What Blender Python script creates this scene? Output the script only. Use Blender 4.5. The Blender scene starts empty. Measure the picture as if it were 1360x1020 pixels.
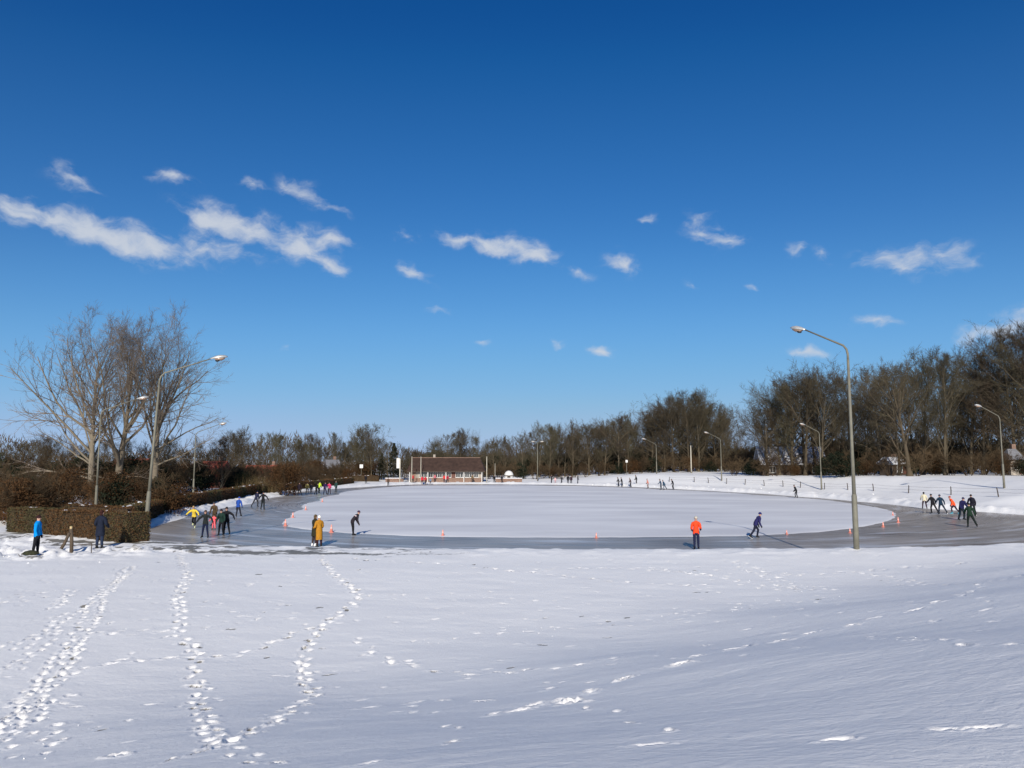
import bpy, bmesh, math, random
import numpy as np
from mathutils import Vector, Matrix, Quaternion

scene = bpy.context.scene
R = math.radians
COL = scene.collection

# ------------------------------------------------------------------ camera
cam_d = bpy.data.cameras.new('camera')
cam_d.sensor_width = 36.0
cam_d.lens = 36.0 * 1000.0 / 1360.0
cam_d.clip_start = 0.1
cam_d.clip_end = 6000
cam = bpy.data.objects.new('camera', cam_d)
cam.location = (0, 0, 5.0)
cam.rotation_euler = (R(90 + 5.8), 0, 0)
COL.objects.link(cam)
scene.camera = cam

# ------------------------------------------------------------------ light
SUN_EL = 26.0
SUN_AZ = 183.2          # compass bearing of the sun, clockwise from the view direction (+Y)
sx, sy = math.sin(R(SUN_AZ)), math.cos(R(SUN_AZ))
to_sun = Vector((sx * math.cos(R(SUN_EL)), sy * math.cos(R(SUN_EL)), math.sin(R(SUN_EL))))
sd = bpy.data.lights.new('sun', 'SUN')
sd.energy = 5.0
sd.angle = R(0.55)
sd.color = (1.0, 0.94, 0.855)
so = bpy.data.objects.new('sun', sd)
so.rotation_euler = (-to_sun).to_track_quat('-Z', 'Y').to_euler()
so.location = (0, 0, 60)
COL.objects.link(so)

vs = scene.view_settings
vs.view_transform = 'Standard'
vs.look = 'None'
vs.exposure = 0.0
vs.gamma = 1.0
vs.use_curve_mapping = False

# ------------------------------------------------------------------ sky
world = bpy.data.worlds.new('World')
scene.world = world
world.cycles.sampling_method = 'MANUAL'
world.cycles.sample_map_resolution = 256
world.use_nodes = True
wt = world.node_tree
for n in list(wt.nodes):
    wt.nodes.remove(n)
def WN(t, **k):
    n = wt.nodes.new(t)
    for a, b in k.items():
        setattr(n, a, b)
    return n
WL = wt.links.new
sky = WN('ShaderNodeTexSky', sky_type='NISHITA', sun_disc=False)
sky.sun_elevation = R(SUN_EL)
sky.sun_rotation = R(SUN_AZ)
sky.altitude = 0
sky.air_density = 0.65
sky.dust_density = 0.2
sky.ozone_density = 2.0
hsv = WN('ShaderNodeHueSaturation')
hsv.inputs['Saturation'].default_value = 1.5; hsv.inputs['Hue'].default_value = 0.51
gam = WN('ShaderNodeGamma'); gam.inputs['Gamma'].default_value = 0.82
WL(sky.outputs[0], gam.inputs['Color']); WL(gam.outputs[0], hsv.inputs['Color'])
bg_sky = WN('ShaderNodeBackground')
bg_sky.inputs['Strength'].default_value = 0.128
# film-like response of the sky colours
sc1 = WN('ShaderNodeVectorMath', operation='SCALE'); sc1.inputs['Scale'].default_value = 0.128; WL(hsv.outputs[0], sc1.inputs[0])
crv = WN('ShaderNodeRGBCurve'); WL(sc1.outputs[0], crv.inputs['Color'])
for ci, pts in enumerate(([(0, 0), (.0097, .0055), (.013, .013), (.034, .047), (.063, .093), (.117, .153), (.223, .225), (.44, .325), (1, .42)],
                          [(0, 0), (.084, .080), (.097, .105), (.162, .205), (.227, .305), (.323, .402), (.468, .468), (.69, .505), (1, .54)],
                          [(0, 0), (.279, .294), (.319, .352), (.462, .539), (.571, .665), (.687, .745), (.80, .752), (.86, .72), (1, .69)])):
    cc = crv.mapping.curves[ci]
    cc.points[0].location = pts[0]; cc.points[1].location = pts[-1]
    for p_ in pts[1:-1]: cc.points.new(*p_)
    for p_ in cc.points: p_.handle_type = 'AUTO_CLAMPED'
crv.mapping.update()
sc2 = WN('ShaderNodeVectorMath', operation='SCALE'); sc2.inputs['Scale'].default_value = 1 / 0.128; WL(crv.outputs[0], sc2.inputs[0])
WL(sc2.outputs[0], bg_sky.inputs['Color'])
# clouds: small wisps at fixed bearings and heights above the horizon
tc = WN('ShaderNodeTexCoord')
sep = WN('ShaderNodeSeparateXYZ'); WL(tc.outputs['Generated'], sep.inputs[0])
ab = WN('ShaderNodeMath', operation='ABSOLUTE'); WL(sep.outputs[1], ab.inputs[0])
az = WN('ShaderNodeMath', operation='ARCTAN2'); WL(sep.outputs[0], az.inputs[0]); WL(ab.outputs[0], az.inputs[1])
el = WN('ShaderNodeMath', operation='ARCSINE'); WL(sep.outputs[2], el.inputs[0])
ang = WN('ShaderNodeCombineXYZ'); WL(az.outputs[0], ang.inputs[0]); WL(el.outputs[0], ang.inputs[1])
warp = WN('ShaderNodeTexNoise'); warp.inputs['Scale'].default_value = 22.0; warp.inputs['Detail'].default_value = 4.0
WL(ang.outputs[0], warp.inputs['Vector'])
w1 = WN('ShaderNodeVectorMath', operation='SUBTRACT'); WL(warp.outputs['Color'], w1.inputs[0]); w1.inputs[1].default_value = (.5, .5, .5)
w2 = WN('ShaderNodeVectorMath', operation='SCALE'); WL(w1.outputs[0], w2.inputs[0]); w2.inputs['Scale'].default_value = 0.036
wv = WN('ShaderNodeVectorMath', operation='ADD'); WL(ang.outputs[0], wv.inputs[0]); WL(w2.outputs[0], wv.inputs[1])
wflat = WN('ShaderNodeVectorMath', operation='MULTIPLY'); WL(wv.outputs[0], wflat.inputs[0]); wflat.inputs[1].default_value = (1, 1, 0)
CLOUDS = [(-0.5964,0.269,0.05,0.017,-0.105), (-0.5563,0.2699,0.07,0.022,-0.244), (-0.5058,0.2605,0.07,0.022,-0.279), (-0.457,0.2555,0.06,0.022,-0.175), (-0.3975,0.2603,0.07,0.02,-0.14),
          (-0.3857,0.294,0.06,0.022,-0.244), (-0.331,0.2815,0.08,0.03,-0.279), (-0.2745,0.2694,0.06,0.026,-0.314), (-0.2404,0.2508,0.036,0.014,-0.349), (-0.2412,0.2829,0.036,0.016,-0.175),
          (-0.5401,0.3183,0.04,0.02,-0.349), (-0.4354,0.3352,0.036,0.009,-0.07), (-0.3413,0.3375,0.026,0.012,-0.209), (-0.2764,0.3359,0.042,0.018,-0.384), (-0.2344,0.319,0.022,0.009,-0.175),
          (-0.1426,0.29,0.026,0.012,-0.175), (-0.1319,0.2432,0.034,0.014,-0.489), (-0.0962,0.198,0.026,0.009,-0.209), (-0.0767,0.2911,0.034,0.012,-0.175), (-0.0358,0.284,0.05,0.014,-0.14),
          (0.0051,0.2793,0.048,0.024,-0.244), (0.0358,0.2656,0.048,0.016,-0.279), (0.0916,0.2491,0.026,0.009,-0.279), (0.1501,0.2571,0.034,0.02,-0.244), (0.0656,0.1548,0.016,0.009,-0.454),
          (0.1156,0.1452,0.034,0.013,-0.314), (0.256,0.2932,0.036,0.024,-0.454), (0.2843,0.2799,0.036,0.01,-0.14), (0.3709,0.2585,0.018,0.01,-0.175), (0.4024,0.2508,0.016,0.013,-0.698),
          (0.4725,0.236,0.046,0.016,-0.175), (0.4918,0.2197,0.04,0.014,-0.314), (0.5278,0.2344,0.044,0.02,-0.209), (0.4569,0.1655,0.042,0.01,-0.07), (0.3777,0.1342,0.034,0.01,-0.14),
          (0.5785,0.1454,0.06,0.02,0.244), (0.6239,0.1516,0.06,0.024,0.175), (-0.2943,0.1457,0.01,0.009,-0.698), (0.2398,0.2241,0.014,0.008,-0.175), (0.3151,0.2186,0.012,0.007,-0.175),
          (0.1779,0.3065,0.02,0.008,-0.07), (-0.0404,0.159,0.014,0.007,-0.07), (0.7334,0.2099,0.07,0.02,-0.175), (0.8045,0.1613,0.08,0.022,0.105), (-0.7118,0.2365,0.08,0.02,-0.14), (-0.8055,0.1752,0.09,0.024,-0.07)]
last = None
for i_c, (ca, ce, ra, rb, rot) in enumerate(CLOUDS):
    mp = WN('ShaderNodeMapping', vector_type='TEXTURE')
    mp.inputs['Location'].default_value = (ca, ce, 0)
    mp.inputs['Rotation'].default_value = (0, 0, rot)
    mp.inputs['Scale'].default_value = (ra * 1.42, rb * 1.45, 1)
    WL(wflat.outputs[0], mp.inputs['Vector'])
    gr = WN('ShaderNodeTexGradient', gradient_type='QUADRATIC_SPHERE')
    WL(mp.outputs[0], gr.inputs[0])
    if last is None:
        last = gr.outputs['Fac']
    else:
        mx = WN('ShaderNodeMath', operation='MULTIPLY_ADD')
        WL(gr.outputs['Fac'], mx.inputs[0]); mx.inputs[1].default_value = 1.0 if ra > .04 else (.95 if ra > .024 else .75); WL(last, mx.inputs[2]); last = mx.outputs[0]
cn_map = WN('ShaderNodeMapping'); cn_map.inputs['Rotation'].default_value = (0, 0, R(20)); cn_map.inputs['Scale'].default_value = (26, 50, 1)
WL(wflat.outputs[0], cn_map.inputs['Vector'])
cn = WN('ShaderNodeTexNoise'); cn.inputs['Scale'].default_value = 1.0; cn.inputs['Detail'].default_value = 7.0; cn.inputs['Roughness'].default_value = 0.58
WL(cn_map.outputs[0], cn.inputs['Vector'])
cm = WN('ShaderNodeMath', operation='MULTIPLY_ADD'); WL(cn.outputs['Fac'], cm.inputs[0]); cm.inputs[1].default_value = 2.6; cm.inputs[2].default_value = -1.28
ca_ = WN('ShaderNodeMath', operation='ADD'); WL(cm.outputs[0], ca_.inputs[0]); WL(last, ca_.inputs[1])
gate = WN('ShaderNodeMapRange', interpolation_type='SMOOTHSTEP'); WL(last, gate.inputs[0]); gate.inputs[1].default_value = 0.0; gate.inputs[2].default_value = 0.32
ramp = WN('ShaderNodeMapRange', interpolation_type='SMOOTHSTEP'); WL(ca_.outputs[0], ramp.inputs[0])
ramp.inputs[1].default_value = 0.06; ramp.inputs[2].default_value = 1.45; ramp.inputs[4].default_value = 0.90
al = WN('ShaderNodeMath', operation='MULTIPLY'); WL(gate.outputs[0], al.inputs[0]); WL(ramp.outputs[0], al.inputs[1])
bg_c = WN('ShaderNodeBackground'); bg_c.inputs['Color'].default_value = (0.60, 0.645, 0.72, 1); bg_c.inputs['Strength'].default_value = 1.0
mixw = WN('ShaderNodeMixShader'); WL(al.outputs[0], mixw.inputs[0]); WL(bg_sky.outputs[0], mixw.inputs[1]); WL(bg_c.outputs[0], mixw.inputs[2])
wo = WN('ShaderNodeOutputWorld'); WL(mixw.outputs[0], wo.inputs['Surface'])

# ------------------------------------------------------------------ materials
MATS = {}
def mat(name, color, rough=0.8, var=0.0, vscale=5.0, bump=0.0, bscale=20.0, metal=0.0, spec=0.3, color2=None, obj_coord=True):
    if name in MATS:
        return MATS[name]
    m = bpy.data.materials.new(name); m.use_nodes = True
    nt = m.node_tree; b = nt.nodes['Principled BSDF']
    b.inputs['Roughness'].default_value = rough
    b.inputs['Metallic'].default_value = metal
    b.inputs['Specular IOR Level'].default_value = spec
    c = tuple(color) + (1,)
    b.inputs['Base Color'].default_value = c
    if var > 0 or color2:
        t = nt.nodes.new('ShaderNodeTexCoord')
        n = nt.nodes.new('ShaderNodeTexNoise'); n.inputs['Scale'].default_value = vscale; n.inputs['Detail'].default_value = 3.0
        nt.links.new(t.outputs['Object'], n.inputs['Vector'])
        mx = nt.nodes.new('ShaderNodeMix'); mx.data_type = 'RGBA'
        c2 = color2 if color2 else tuple(min(1, v * (1 + var)) for v in color)
        c1 = color if color2 else tuple(v * (1 - var) for v in color)
        mx.inputs['A'].default_value = tuple(c1) + (1,); mx.inputs['B'].default_value = tuple(c2) + (1,)
        mr = nt.nodes.new('ShaderNodeMapRange'); mr.inputs[1].default_value = 0.3; mr.inputs[2].default_value = 0.7
        nt.links.new(n.outputs['Fac'], mr.inputs[0]); nt.links.new(mr.outputs[0], mx.inputs['Factor'])
        nt.links.new(mx.outputs['Result'], b.inputs['Base Color'])
    if bump > 0:
        t = nt.nodes.new('ShaderNodeTexCoord')
        n = nt.nodes.new('ShaderNodeTexNoise'); n.inputs['Scale'].default_value = bscale; n.inputs['Detail'].default_value = 4.0
        nt.links.new(t.outputs['Object'], n.inputs['Vector'])
        bp = nt.nodes.new('ShaderNodeBump'); bp.inputs['Strength'].default_value = bump; bp.inputs['Distance'].default_value = 0.02
        nt.links.new(n.outputs['Fac'], bp.inputs['Height']); nt.links.new(bp.outputs[0], b.inputs['Normal'])
    MATS[name] = m
    return m

# ------------------------------------------------------------------ object helpers
def mesh_of(name, verts, faces, smooth=False):
    me = bpy.data.meshes.new(name)
    me.from_pydata([tuple(v) for v in verts], [], faces)
    if smooth:
        me.polygons.foreach_set('use_smooth', [True] * len(me.polygons))
    me.update()
    return me
def obj(name, me, material=None, parent=None, loc=None, rotz=0.0):
    o = bpy.data.objects.new(name, me); COL.objects.link(o)
    if material is not None and me is not None and len(me.materials) == 0:
        for mm in (material if isinstance(material, (list, tuple)) else [material]):
            me.materials.append(mm)
    if parent is not None: o.parent = parent
    if loc is not None: o.location = loc
    if rotz: o.rotation_euler = (0, 0, rotz)
    return o
def tag(o, label, cat, group=None):
    o['label'] = label; o['category'] = cat
    if group: o['group'] = group
    return o
def thing(name, label, cat, loc=(0, 0, 0), rotz=0.0, group=None):
    o = obj(name, None, None, None, loc, rotz)
    o.empty_display_size = 0.3
    return tag(o, label, cat, group)
class MB:
    """collects simple solids into one mesh"""
    def __init__(s): s.v = []; s.f = []
    def box(s, cx, cy, cz, wx, wy, wz, rz=0.0):
        b = len(s.v); c, sn = math.cos(rz), math.sin(rz)
        for dz in (-.5, .5):
            for dx, dy in ((-.5, -.5), (.5, -.5), (.5, .5), (-.5, .5)):
                x, y = dx * wx, dy * wy
                s.v.append((cx + x * c - y * sn, cy + x * sn + y * c, cz + dz * wz))
        for q in ((0, 3, 2, 1), (4, 5, 6, 7), (0, 1, 5, 4), (1, 2, 6, 5), (2, 3, 7, 6), (3, 0, 4, 7)):
            s.f.append(tuple(b + i for i in q))
        return s
    def tube(s, pts, radii, n=8, cap=True):
        b = len(s.v); pts = [Vector(p) for p in pts]; prev = None
        for i, p in enumerate(pts):
            t = (pts[min(i + 1, len(pts) - 1)] - pts[max(i - 1, 0)]).normalized()
            if prev is None:
                a = t.orthogonal().normalized()
            else:
                a = (prev - t * prev.dot(t)).normalized()
            prev = a; c = t.cross(a); r = radii[i] if hasattr(radii, '__len__') else radii
            for k in range(n):
                an = 2 * math.pi * k / n
                s.v.append(tuple(p + a * math.cos(an) * r + c * math.sin(an) * r))
        for i in range(len(pts) - 1):
            for k in range(n):
                k2 = (k + 1) % n
                s.f.append((b + i * n + k, b + i * n + k2, b + (i + 1) * n + k2, b + (i + 1) * n + k))
        if cap:
            s.f.append(tuple(b + k for k in reversed(range(n))))
            s.f.append(tuple(b + (len(pts) - 1) * n + k for k in range(n)))
        return s
    def rings(s, rings, cap=True):
        """loft of closed rings with equal counts"""
        b = len(s.v); n = len(rings[0])
        for r in rings: s.v.extend([tuple(p) for p in r])
        for i in range(len(rings) - 1):
            for k in range(n):
                k2 = (k + 1) % n
                s.f.append((b + i * n + k, b + i * n + k2, b + (i + 1) * n + k2, b + (i + 1) * n + k))
        if cap:
            s.f.append(tuple(b + k for k in reversed(range(n))))
            s.f.append(tuple(b + (len(rings) - 1) * n + k for k in range(n)))
        return s
    def prism(s, poly, axis, a0, a1):
        """extrude 2D polygon; axis 'y': poly in xz, 'x': poly in yz"""
        b = len(s.v); n = len(poly)
        for a in (a0, a1):
            for (p, q) in poly:
                s.v.append((p, a, q) if axis == 'y' else (a, p, q))
        s.f.append(tuple(b + i for i in range(n))); s.f.append(tuple(b + n + i for i in reversed(range(n))))
        for i in range(n):
            j = (i + 1) % n
            s.f.append((b + i, b + n + i, b + n + j, b + j))
        return s
    def mesh(s, name, smooth=False):
        me = mesh_of(name, s.v, s.f, smooth)
        bm = bmesh.new(); bm.from_mesh(me); bmesh.ops.recalc_face_normals(bm, faces=bm.faces); bm.to_mesh(me); bm.free()
        return me
    def build(s, name, material, parent=None, smooth=False, loc=None, rotz=0.0):
        return obj(name, s.mesh(name, smooth), material, parent, loc, rotz)
def copy_tree(o, parent=None):
    c = o.copy(); COL.objects.link(c); c.parent = parent
    for ch in list(o.children): copy_tree(ch, c)
    return c

# ------------------------------------------------------------------ terrain
# >>terrain
CX, CY = 8.0, 95.0
OUTER = [(47.19,70.26),(43.19,80.16),(42.11,93.33),(39.54,105.92),(33.97,122.46),(28.24,134.42),(20.59,147.26),(9.36,157.27),(-4.8,161.27),(-20.59,159.74),(-28.23,143.11),(-33.02,128.64),
         (-32.11,107.03),(-30.11,88.48),(-30.04,76.56),(-28.26,64.92),(-26.68,56.37),(-24.5,50.0),(-21.0,46.2),(-14.0,43.2),(-6.0,41.8),(3.0,41.2),(12.0,41.2),(21.0,42.2),(29.0,44.6),(36.0,49.0),(43.0,54.0),(47.2,60.5)]
INNER = [(34.7,69.31),(38.74,80.79),(39.23,86.97),(39.51,95.06),(35.02,110.51),(25.82,130.29),(11.85,149.42),(-4.57,153.48),(-19.43,150.75),(-25.82,130.29),(-25.23,111.72),(-23.71,95.06),(-21.37,78.92),(-19.52,67.93),(-17.77,59.64),
         (-15.56,56.37),(-12.11,53.45),(-6.01,50.81),(0.99,50.07),(8.42,50.31),(16.18,51.32),(21.82,54.01),(27.33,58.96),(31.51,64.11)]
def polar_of(pts):
    a = np.array([math.atan2(p[1] - CY, p[0] - CX) for p in pts]); r = np.array([math.hypot(p[0] - CX, p[1] - CY) for p in pts])
    i = np.argsort(a); a = a[i]; r = r[i]
    aa = np.concatenate([a - 2 * np.pi, a, a + 2 * np.pi]); rr = np.concatenate([r, r, r])
    g = np.linspace(-np.pi, np.pi, 721)
    v = np.interp(g, aa, rr)
    # smooth the outline a little (periodic)
    k = np.array([1, 2, 3, 2, 1.]) / 9.0
    v = np.convolve(np.concatenate([v[-7:-1], v, v[1:7]]), k, 'same')[6:-6]
    return g, v
OG, OV = polar_of(OUTER)
IG, IV = polar_of(INNER)
def sstep(a, b, x):
    t = np.clip((x - a) / (b - a), 0, 1); return t * t * (3 - 2 * t)
def edge_dist(x, y):
    th = np.arctan2(y - CY, x - CX)
    return np.hypot(x - CX, y - CY) - np.interp(th, OG, OV), th
def hz(x, y):
    """smooth height of the snow surface; the ice lies at 0"""
    x = np.asarray(x, float); y = np.asarray(y, float)
    s, th = edge_dist(x, y)
    deg = np.degrees(th)
    wb = sstep(-52, -24, deg) * (1 - sstep(70, 92, deg))            # high bank on the right and far right
    wl = sstep(118, 140, np.abs(deg)) * (deg > 0) + sstep(125, 150, -deg) * (deg < 0)   # left side
    near = sstep(-150, -120, deg) * (1 - sstep(-52, -24, deg))
    flat = 0.12 * sstep(0, 1.0, s) + 0.22 * sstep(1, 9, s) + 0.25 * sstep(10, 30, s)
    nearz = 0.80 * sstep(0.0, 5.2, s) - 0.06 * sstep(5.5, 10, s)
    bank = 0.30 * sstep(0, 1.2, s) + 0.60 * sstep(1.5, 8, s) + 1.85 * sstep(5, 14, s) * (1 - .30 * sstep(15, 55, deg))
    other = flat
    z = bank * wb + near * nearz + (1 - wb - near).clip(0, 1) * other
    z = np.where(s < 0, -0.12 * sstep(0, -1.2, s), z)
    # embankment the viewer stands on
    e = 0.57 * (x + 3.3) - 0.82 * (y - 14.5) + 0.5 * np.sin(x * .31 + 1) * np.cos(y * .23) + .25 * np.sin(x * .8 + y * .5)
    e = 1.5 * np.logaddexp(0, e / 1.5)
    emb = (2.95 - 0.14 * np.logaddexp(0, (2.95 - 0.238 * e) / 0.14)) * (s > 0)
    z = z + emb * (1 - wb)
    # the lower-left lawn where the hedge stands
    return z
# <<terrain
SG = np.random.default_rng(5)
def vnoise(x, y, seed=0):
    """cheap value noise on arrays"""
    xi = np.floor(x).astype(np.int64); yi = np.floor(y).astype(np.int64)
    fx = x - xi; fy = y - yi
    fx = fx * fx * (3 - 2 * fx); fy = fy * fy * (3 - 2 * fy)
    def h(a, b):
        n = (a * 374761393 + b * 668265263 + seed * 974711) & 0x7fffffff
        n = ((n ^ (n >> 13)) * 1274126177) & 0x7fffffff
        return ((n ^ (n >> 16)) & 0xffff) / 65535.0
    return (h(xi, yi) * (1 - fx) + h(xi + 1, yi) * fx) * (1 - fy) + (h(xi, yi + 1) * (1 - fx) + h(xi + 1, yi + 1) * fx) * fy
def fbm(x, y, o=4, seed=0):
    v = 0; a = 1; t = 0
    for i in range(o):
        v = v + a * vnoise(x * 2 ** i, y * 2 ** i, seed + i); t += a; a *= .5
    return v / t - .5

# one polar sheet, fine where the ground lies close in front, coarse elsewhere, out to the horizon
th_f = np.arange(-0.74, 0.7401, 0.0024)
th_c1 = np.linspace(-math.pi, -0.74, 60)[:-1]; th_c2 = np.linspace(0.74, math.pi, 60)[1:]
TH = np.concatenate([th_c1, th_f, th_c2])
RR = np.concatenate([np.linspace(0.6, 4.8, 9)[:-1], np.exp(np.arange(math.log(4.8), math.log(10), 0.0045)), np.exp(np.arange(math.log(10.0), math.log(32), 0.0031)), np.exp(np.arange(math.log(32), math.log(180), 0.0058)), np.geomspace(181, 4000, 40)])
GT, GR = np.meshgrid(TH, RR)
GX = np.sin(GT) * GR; GY = np.cos(GT) * GR
GZ = hz(GX, GY)
S_, T_ = edge_dist(GX, GY)
deg_ = np.degrees(T_)
WB_ = sstep(-52, -24, deg_) * (1 - sstep(70, 92, deg_))
NEAR_ = sstep(-150, -120, deg_) * (1 - sstep(-52, -24, deg_))
out_ = sstep(0.0, 0.6, S_)
# gentle undulation, drifted streaks, ploughed lumps along the ice
GZ += out_ * 0.10 * fbm(GX / 6, GY / 6, 3, 1) * sstep(200, 60, GR)
GZ += out_ * 0.034 * fbm(GX / 1.3 + GY / 4, GY / 0.8, 4, 7) * sstep(70, 25, GR)
lump = sstep(0.2, 1.0, S_) * sstep(5.0, 2.0, S_)
GZ += lump * (1 - NEAR_) * (0.10 + 0.75 * np.clip(fbm(GX / 0.9, GY / 0.9, 3, 3) + .06, 0, 1) + .25 * np.clip(fbm(GX / 2.5, GY / 2.5, 2, 9), 0, 1))
lipn = sstep(2.8, 4.2, S_) * sstep(8.5, 5.6, S_) * NEAR_
GZ += lipn * (0.0 + 0.16 * np.clip(fbm(GX / .7, GY / .7, 3, 4) + .05, 0, 1))
GZ += out_ * WB_ * sstep(5, 8, S_) * sstep(26, 20, S_) * 0.16 * fbm(GX / 3.5, GY / 3.5, 3, 12)
# trampled, ploughed snow around the two people and the post on the left
def patch(px, py, rx, ry):
    return np.exp(-(((GX - px) / rx) ** 2 + ((GY - py) / ry) ** 2))
tramp = patch(-21.8, 34.6, 3.6, 1.6) + patch(-19.5, 35.8, 5.0, 1.0) + patch(-28, 39, 5, 4)
GZ += np.clip(tramp, 0, 1) * (0.75 * np.clip(fbm(GX / .45, GY / .45, 3, 21) + .04, 0, 1))
grass = np.zeros_like(GZ)
strip = sstep(3.6, 5.0, S_) * sstep(10.5, 6.5, S_) * NEAR_
ll = sstep(4, -12, GX) * 0.85 + .1
grass = np.maximum(grass, strip * ll * sstep(-.02, 0.14, fbm(GX / 1.6, GY / .6, 4, 31) + .05 * sstep(-6, -14, GX)))
grass = np.maximum(grass, (patch(-15.5, 37.2, 4.0, .5) + patch(-22, 33.3, 2.6, .25)).clip(0, 1) * sstep(-.06, .1, fbm(GX / .8, GY / .4, 3, 33)))

# footprints: tracks given as ground polylines (step length, depth, share of prints down to the grass)
TRACKS = [
 ([(-7.45,11.41),(-8.18,13.13),(-8.84,14.65),(-9.53,16.31),(-10.17,18.02),(-11.38,20.79),(-12.77,23.65),(-14.04,27.47),(-15.36,30.89)], .19, .10, .08, .26),
 ([(-7.0,10.59),(-7.61,12.17),(-8.87,14.95),(-9.92,17.62)], .22, .10, .0, .3),
 ([(-10.1,15.51),(-10.3,16.16),(-10.78,17.57),(-11.93,20.18),(-12.43,21.94)], .26, .09, .05, .26),
 ([(-13.3,22.34),(-14.58,25.56)], .3, .07, .0, .2), ([(-11.29,17.12),(-11.7,18.53),(-11.47,18.88)], .3, .08, .0, .3), ([(-15.24,23.3),(-15.36,24.56),(-14.98,25.11)], .4, .07, .0, .3),
 ([(-15.82,36.16),(-11.78,27.97),(-10.68,24.56),(-9.24,21.49),(-8.09,18.88),(-7.33,17.72),(-6.68,16.46),(-6.11,14.95),(-5.47,13.88),(-5.07,12.56),(-4.2,10.71),(-3.53,9.17),(-2.79,7.77),(-2.34,7.0),(-1.86,6.22)], .30, .09, .22, .10),
 ([(-8.56,34.3),(-6.9,29.43),(-5.28,25.71),(-4.8,24.31),(-4.78,21.89),(-4.89,19.78),(-4.65,17.62),(-4.34,16.05),(-3.85,14.43),(-3.26,12.96),(-3.07,10.34),(-2.98,8.8),(-3.07,8.14),(-3.19,7.63),(-3.2,7.27)], .30, .09, .28, .07),
 ([(-8.81,15.2),(-8.64,15.96),(-8.24,16.51),(-7.61,16.56),(-7.03,16.86),(-6.0,16.81),(-5.73,17.62),(-5.53,18.42),(-5.14,19.93)], .30, .08, .35, .12),
 ([(-3.72,18.42),(-2.99,16.96),(-2.32,15.64),(-1.67,14.88),(-1.04,14.16)], .45, .06, .08, .1),
 ([(-1.04,14.16),(-0.13,13.38),(0.57,13.12),(1.34,12.8)], .42, .07, 0, .16),
 ([(-0.16,8.57),(0.2,8.83),(0.51,9.23)], .25, .06, 0, .1),
 ([(0.67,8.82),(0.9,9.59),(1.45,10.09),(1.99,10.64),(2.47,11.09),(3.19,12.16),(3.85,12.82),(5.26,13.63),(6.28,13.81),(7.15,14.05),(7.71,14.24),(8.35,14.53),(11.45,18.96),(15.74,23.62)], .55, .08, 0, .12),
 ([(0.67,8.82),(0.78,8.36),(0.93,7.43),(1.05,6.4),(1.06,5.32),(1.2,4.9)], .55, .08, 0, .06),
 ([(0.92,5.06),(1.09,5.06),(1.17,4.49),(1.23,4.08)], .45, .08, 0, .06),
 ([(-6.81,33.35),(-3.28,31.79),(-0.71,30.03),(1.0,29.08),(2.55,27.97),(3.66,27.07),(6.95,26.31)], .5, .07, .08, .14),
 ([(1.02,29.83),(2.45,30.49),(5.19,30.44),(7.57,28.63)], .4, .07, 0, .2),
 ([(5.37,30.44),(7.69,28.43),(8.27,25.86),(9.67,24.24)], .35, .08, 0, .4), ([(9.44,32.6),(9.5,29.38),(9.36,25.86),(9.96,24.54)], .35, .09, 0, .5),
 ([(10.39,28.58),(13.82,29.73),(16.69,31.03),(19.07,31.33)], .4, .07, 0, .2), ([(13.22,29.38),(13.78,27.06),(12.52,21.61)], .4, .07, 0, .2),
 ([(9.11,29.98),(10.36,28.58)], .3, .08, 0, .5),
 ([(-10.23,19.13),(-9.38,19.28),(-8.4,19.63)], .5, .05, .0, .2), ([(-9.82,18.88),(-8.32,19.43),(-7.12,20.89),(-6.83,23.3)], .7, .05, .1, .3),
 ([(-1.0,10.89),(-0.25,10.22)], .5, .06, 0, .1), ([(-1.92,10.8),(-1.14,11.41)], .5, .05, 0, .1),
 ([(-2.07,17.76),(0.0,19.37),(2.26,19.37),(4.2,19.6)], .6, .05, 0, .5), ([(4.4,20.51),(6.12,20.91),(7.01,22.43),(9.07,22.11)], .5, .05, 0, .5),
 ([(-2.14,24.31),(0.45,23.25),(2.63,22.44)], .8, .05, 0, .8), ([(5.05,11.16),(4.84,8.9),(4.69,7.31)], .6, .05, 0, .2),
 ([(-0.59,7.65),(-0.4,8.01),(-0.59,6.16)], .7, .07, 0, .1), ([(-0.95,5.54),(-0.74,5.69)], .5, .07, 0, .1), ([(-4.21,8.31),(-3.74,8.15)], .6, .08, 0, .1),
 ([(-6.46,9.92),(-6.43,10.48),(-5.35,9.24)], .5, .09, 0, .3), ([(-6.88,11.55),(-5.98,10.22)], .4, .08, 0, .2), ([(-7.69,13.74),(-7.49,14.24)], .5, .06, 0, .2),
 ([(0.18,4.6),(0.42,4.6)], .5, .05, 0, .05), ([(1.64,4.59),(1.78,4.49)], .4, .05, 0, .05), ([(1.92,4.59),(2.17,4.53)], .5, .05, 0, .05),
 ([(2.54,4.53),(2.65,4.48)], .28, .07, 0, .05), ([(2.73,4.48),(2.88,4.48)], .4, .05, 0, .05), ([(0.79,4.85),(0.99,4.9)], .5, .05, 0, .05),
]
NTF0 = len(th_c1)
lnRR = np.log(RR)
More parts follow.
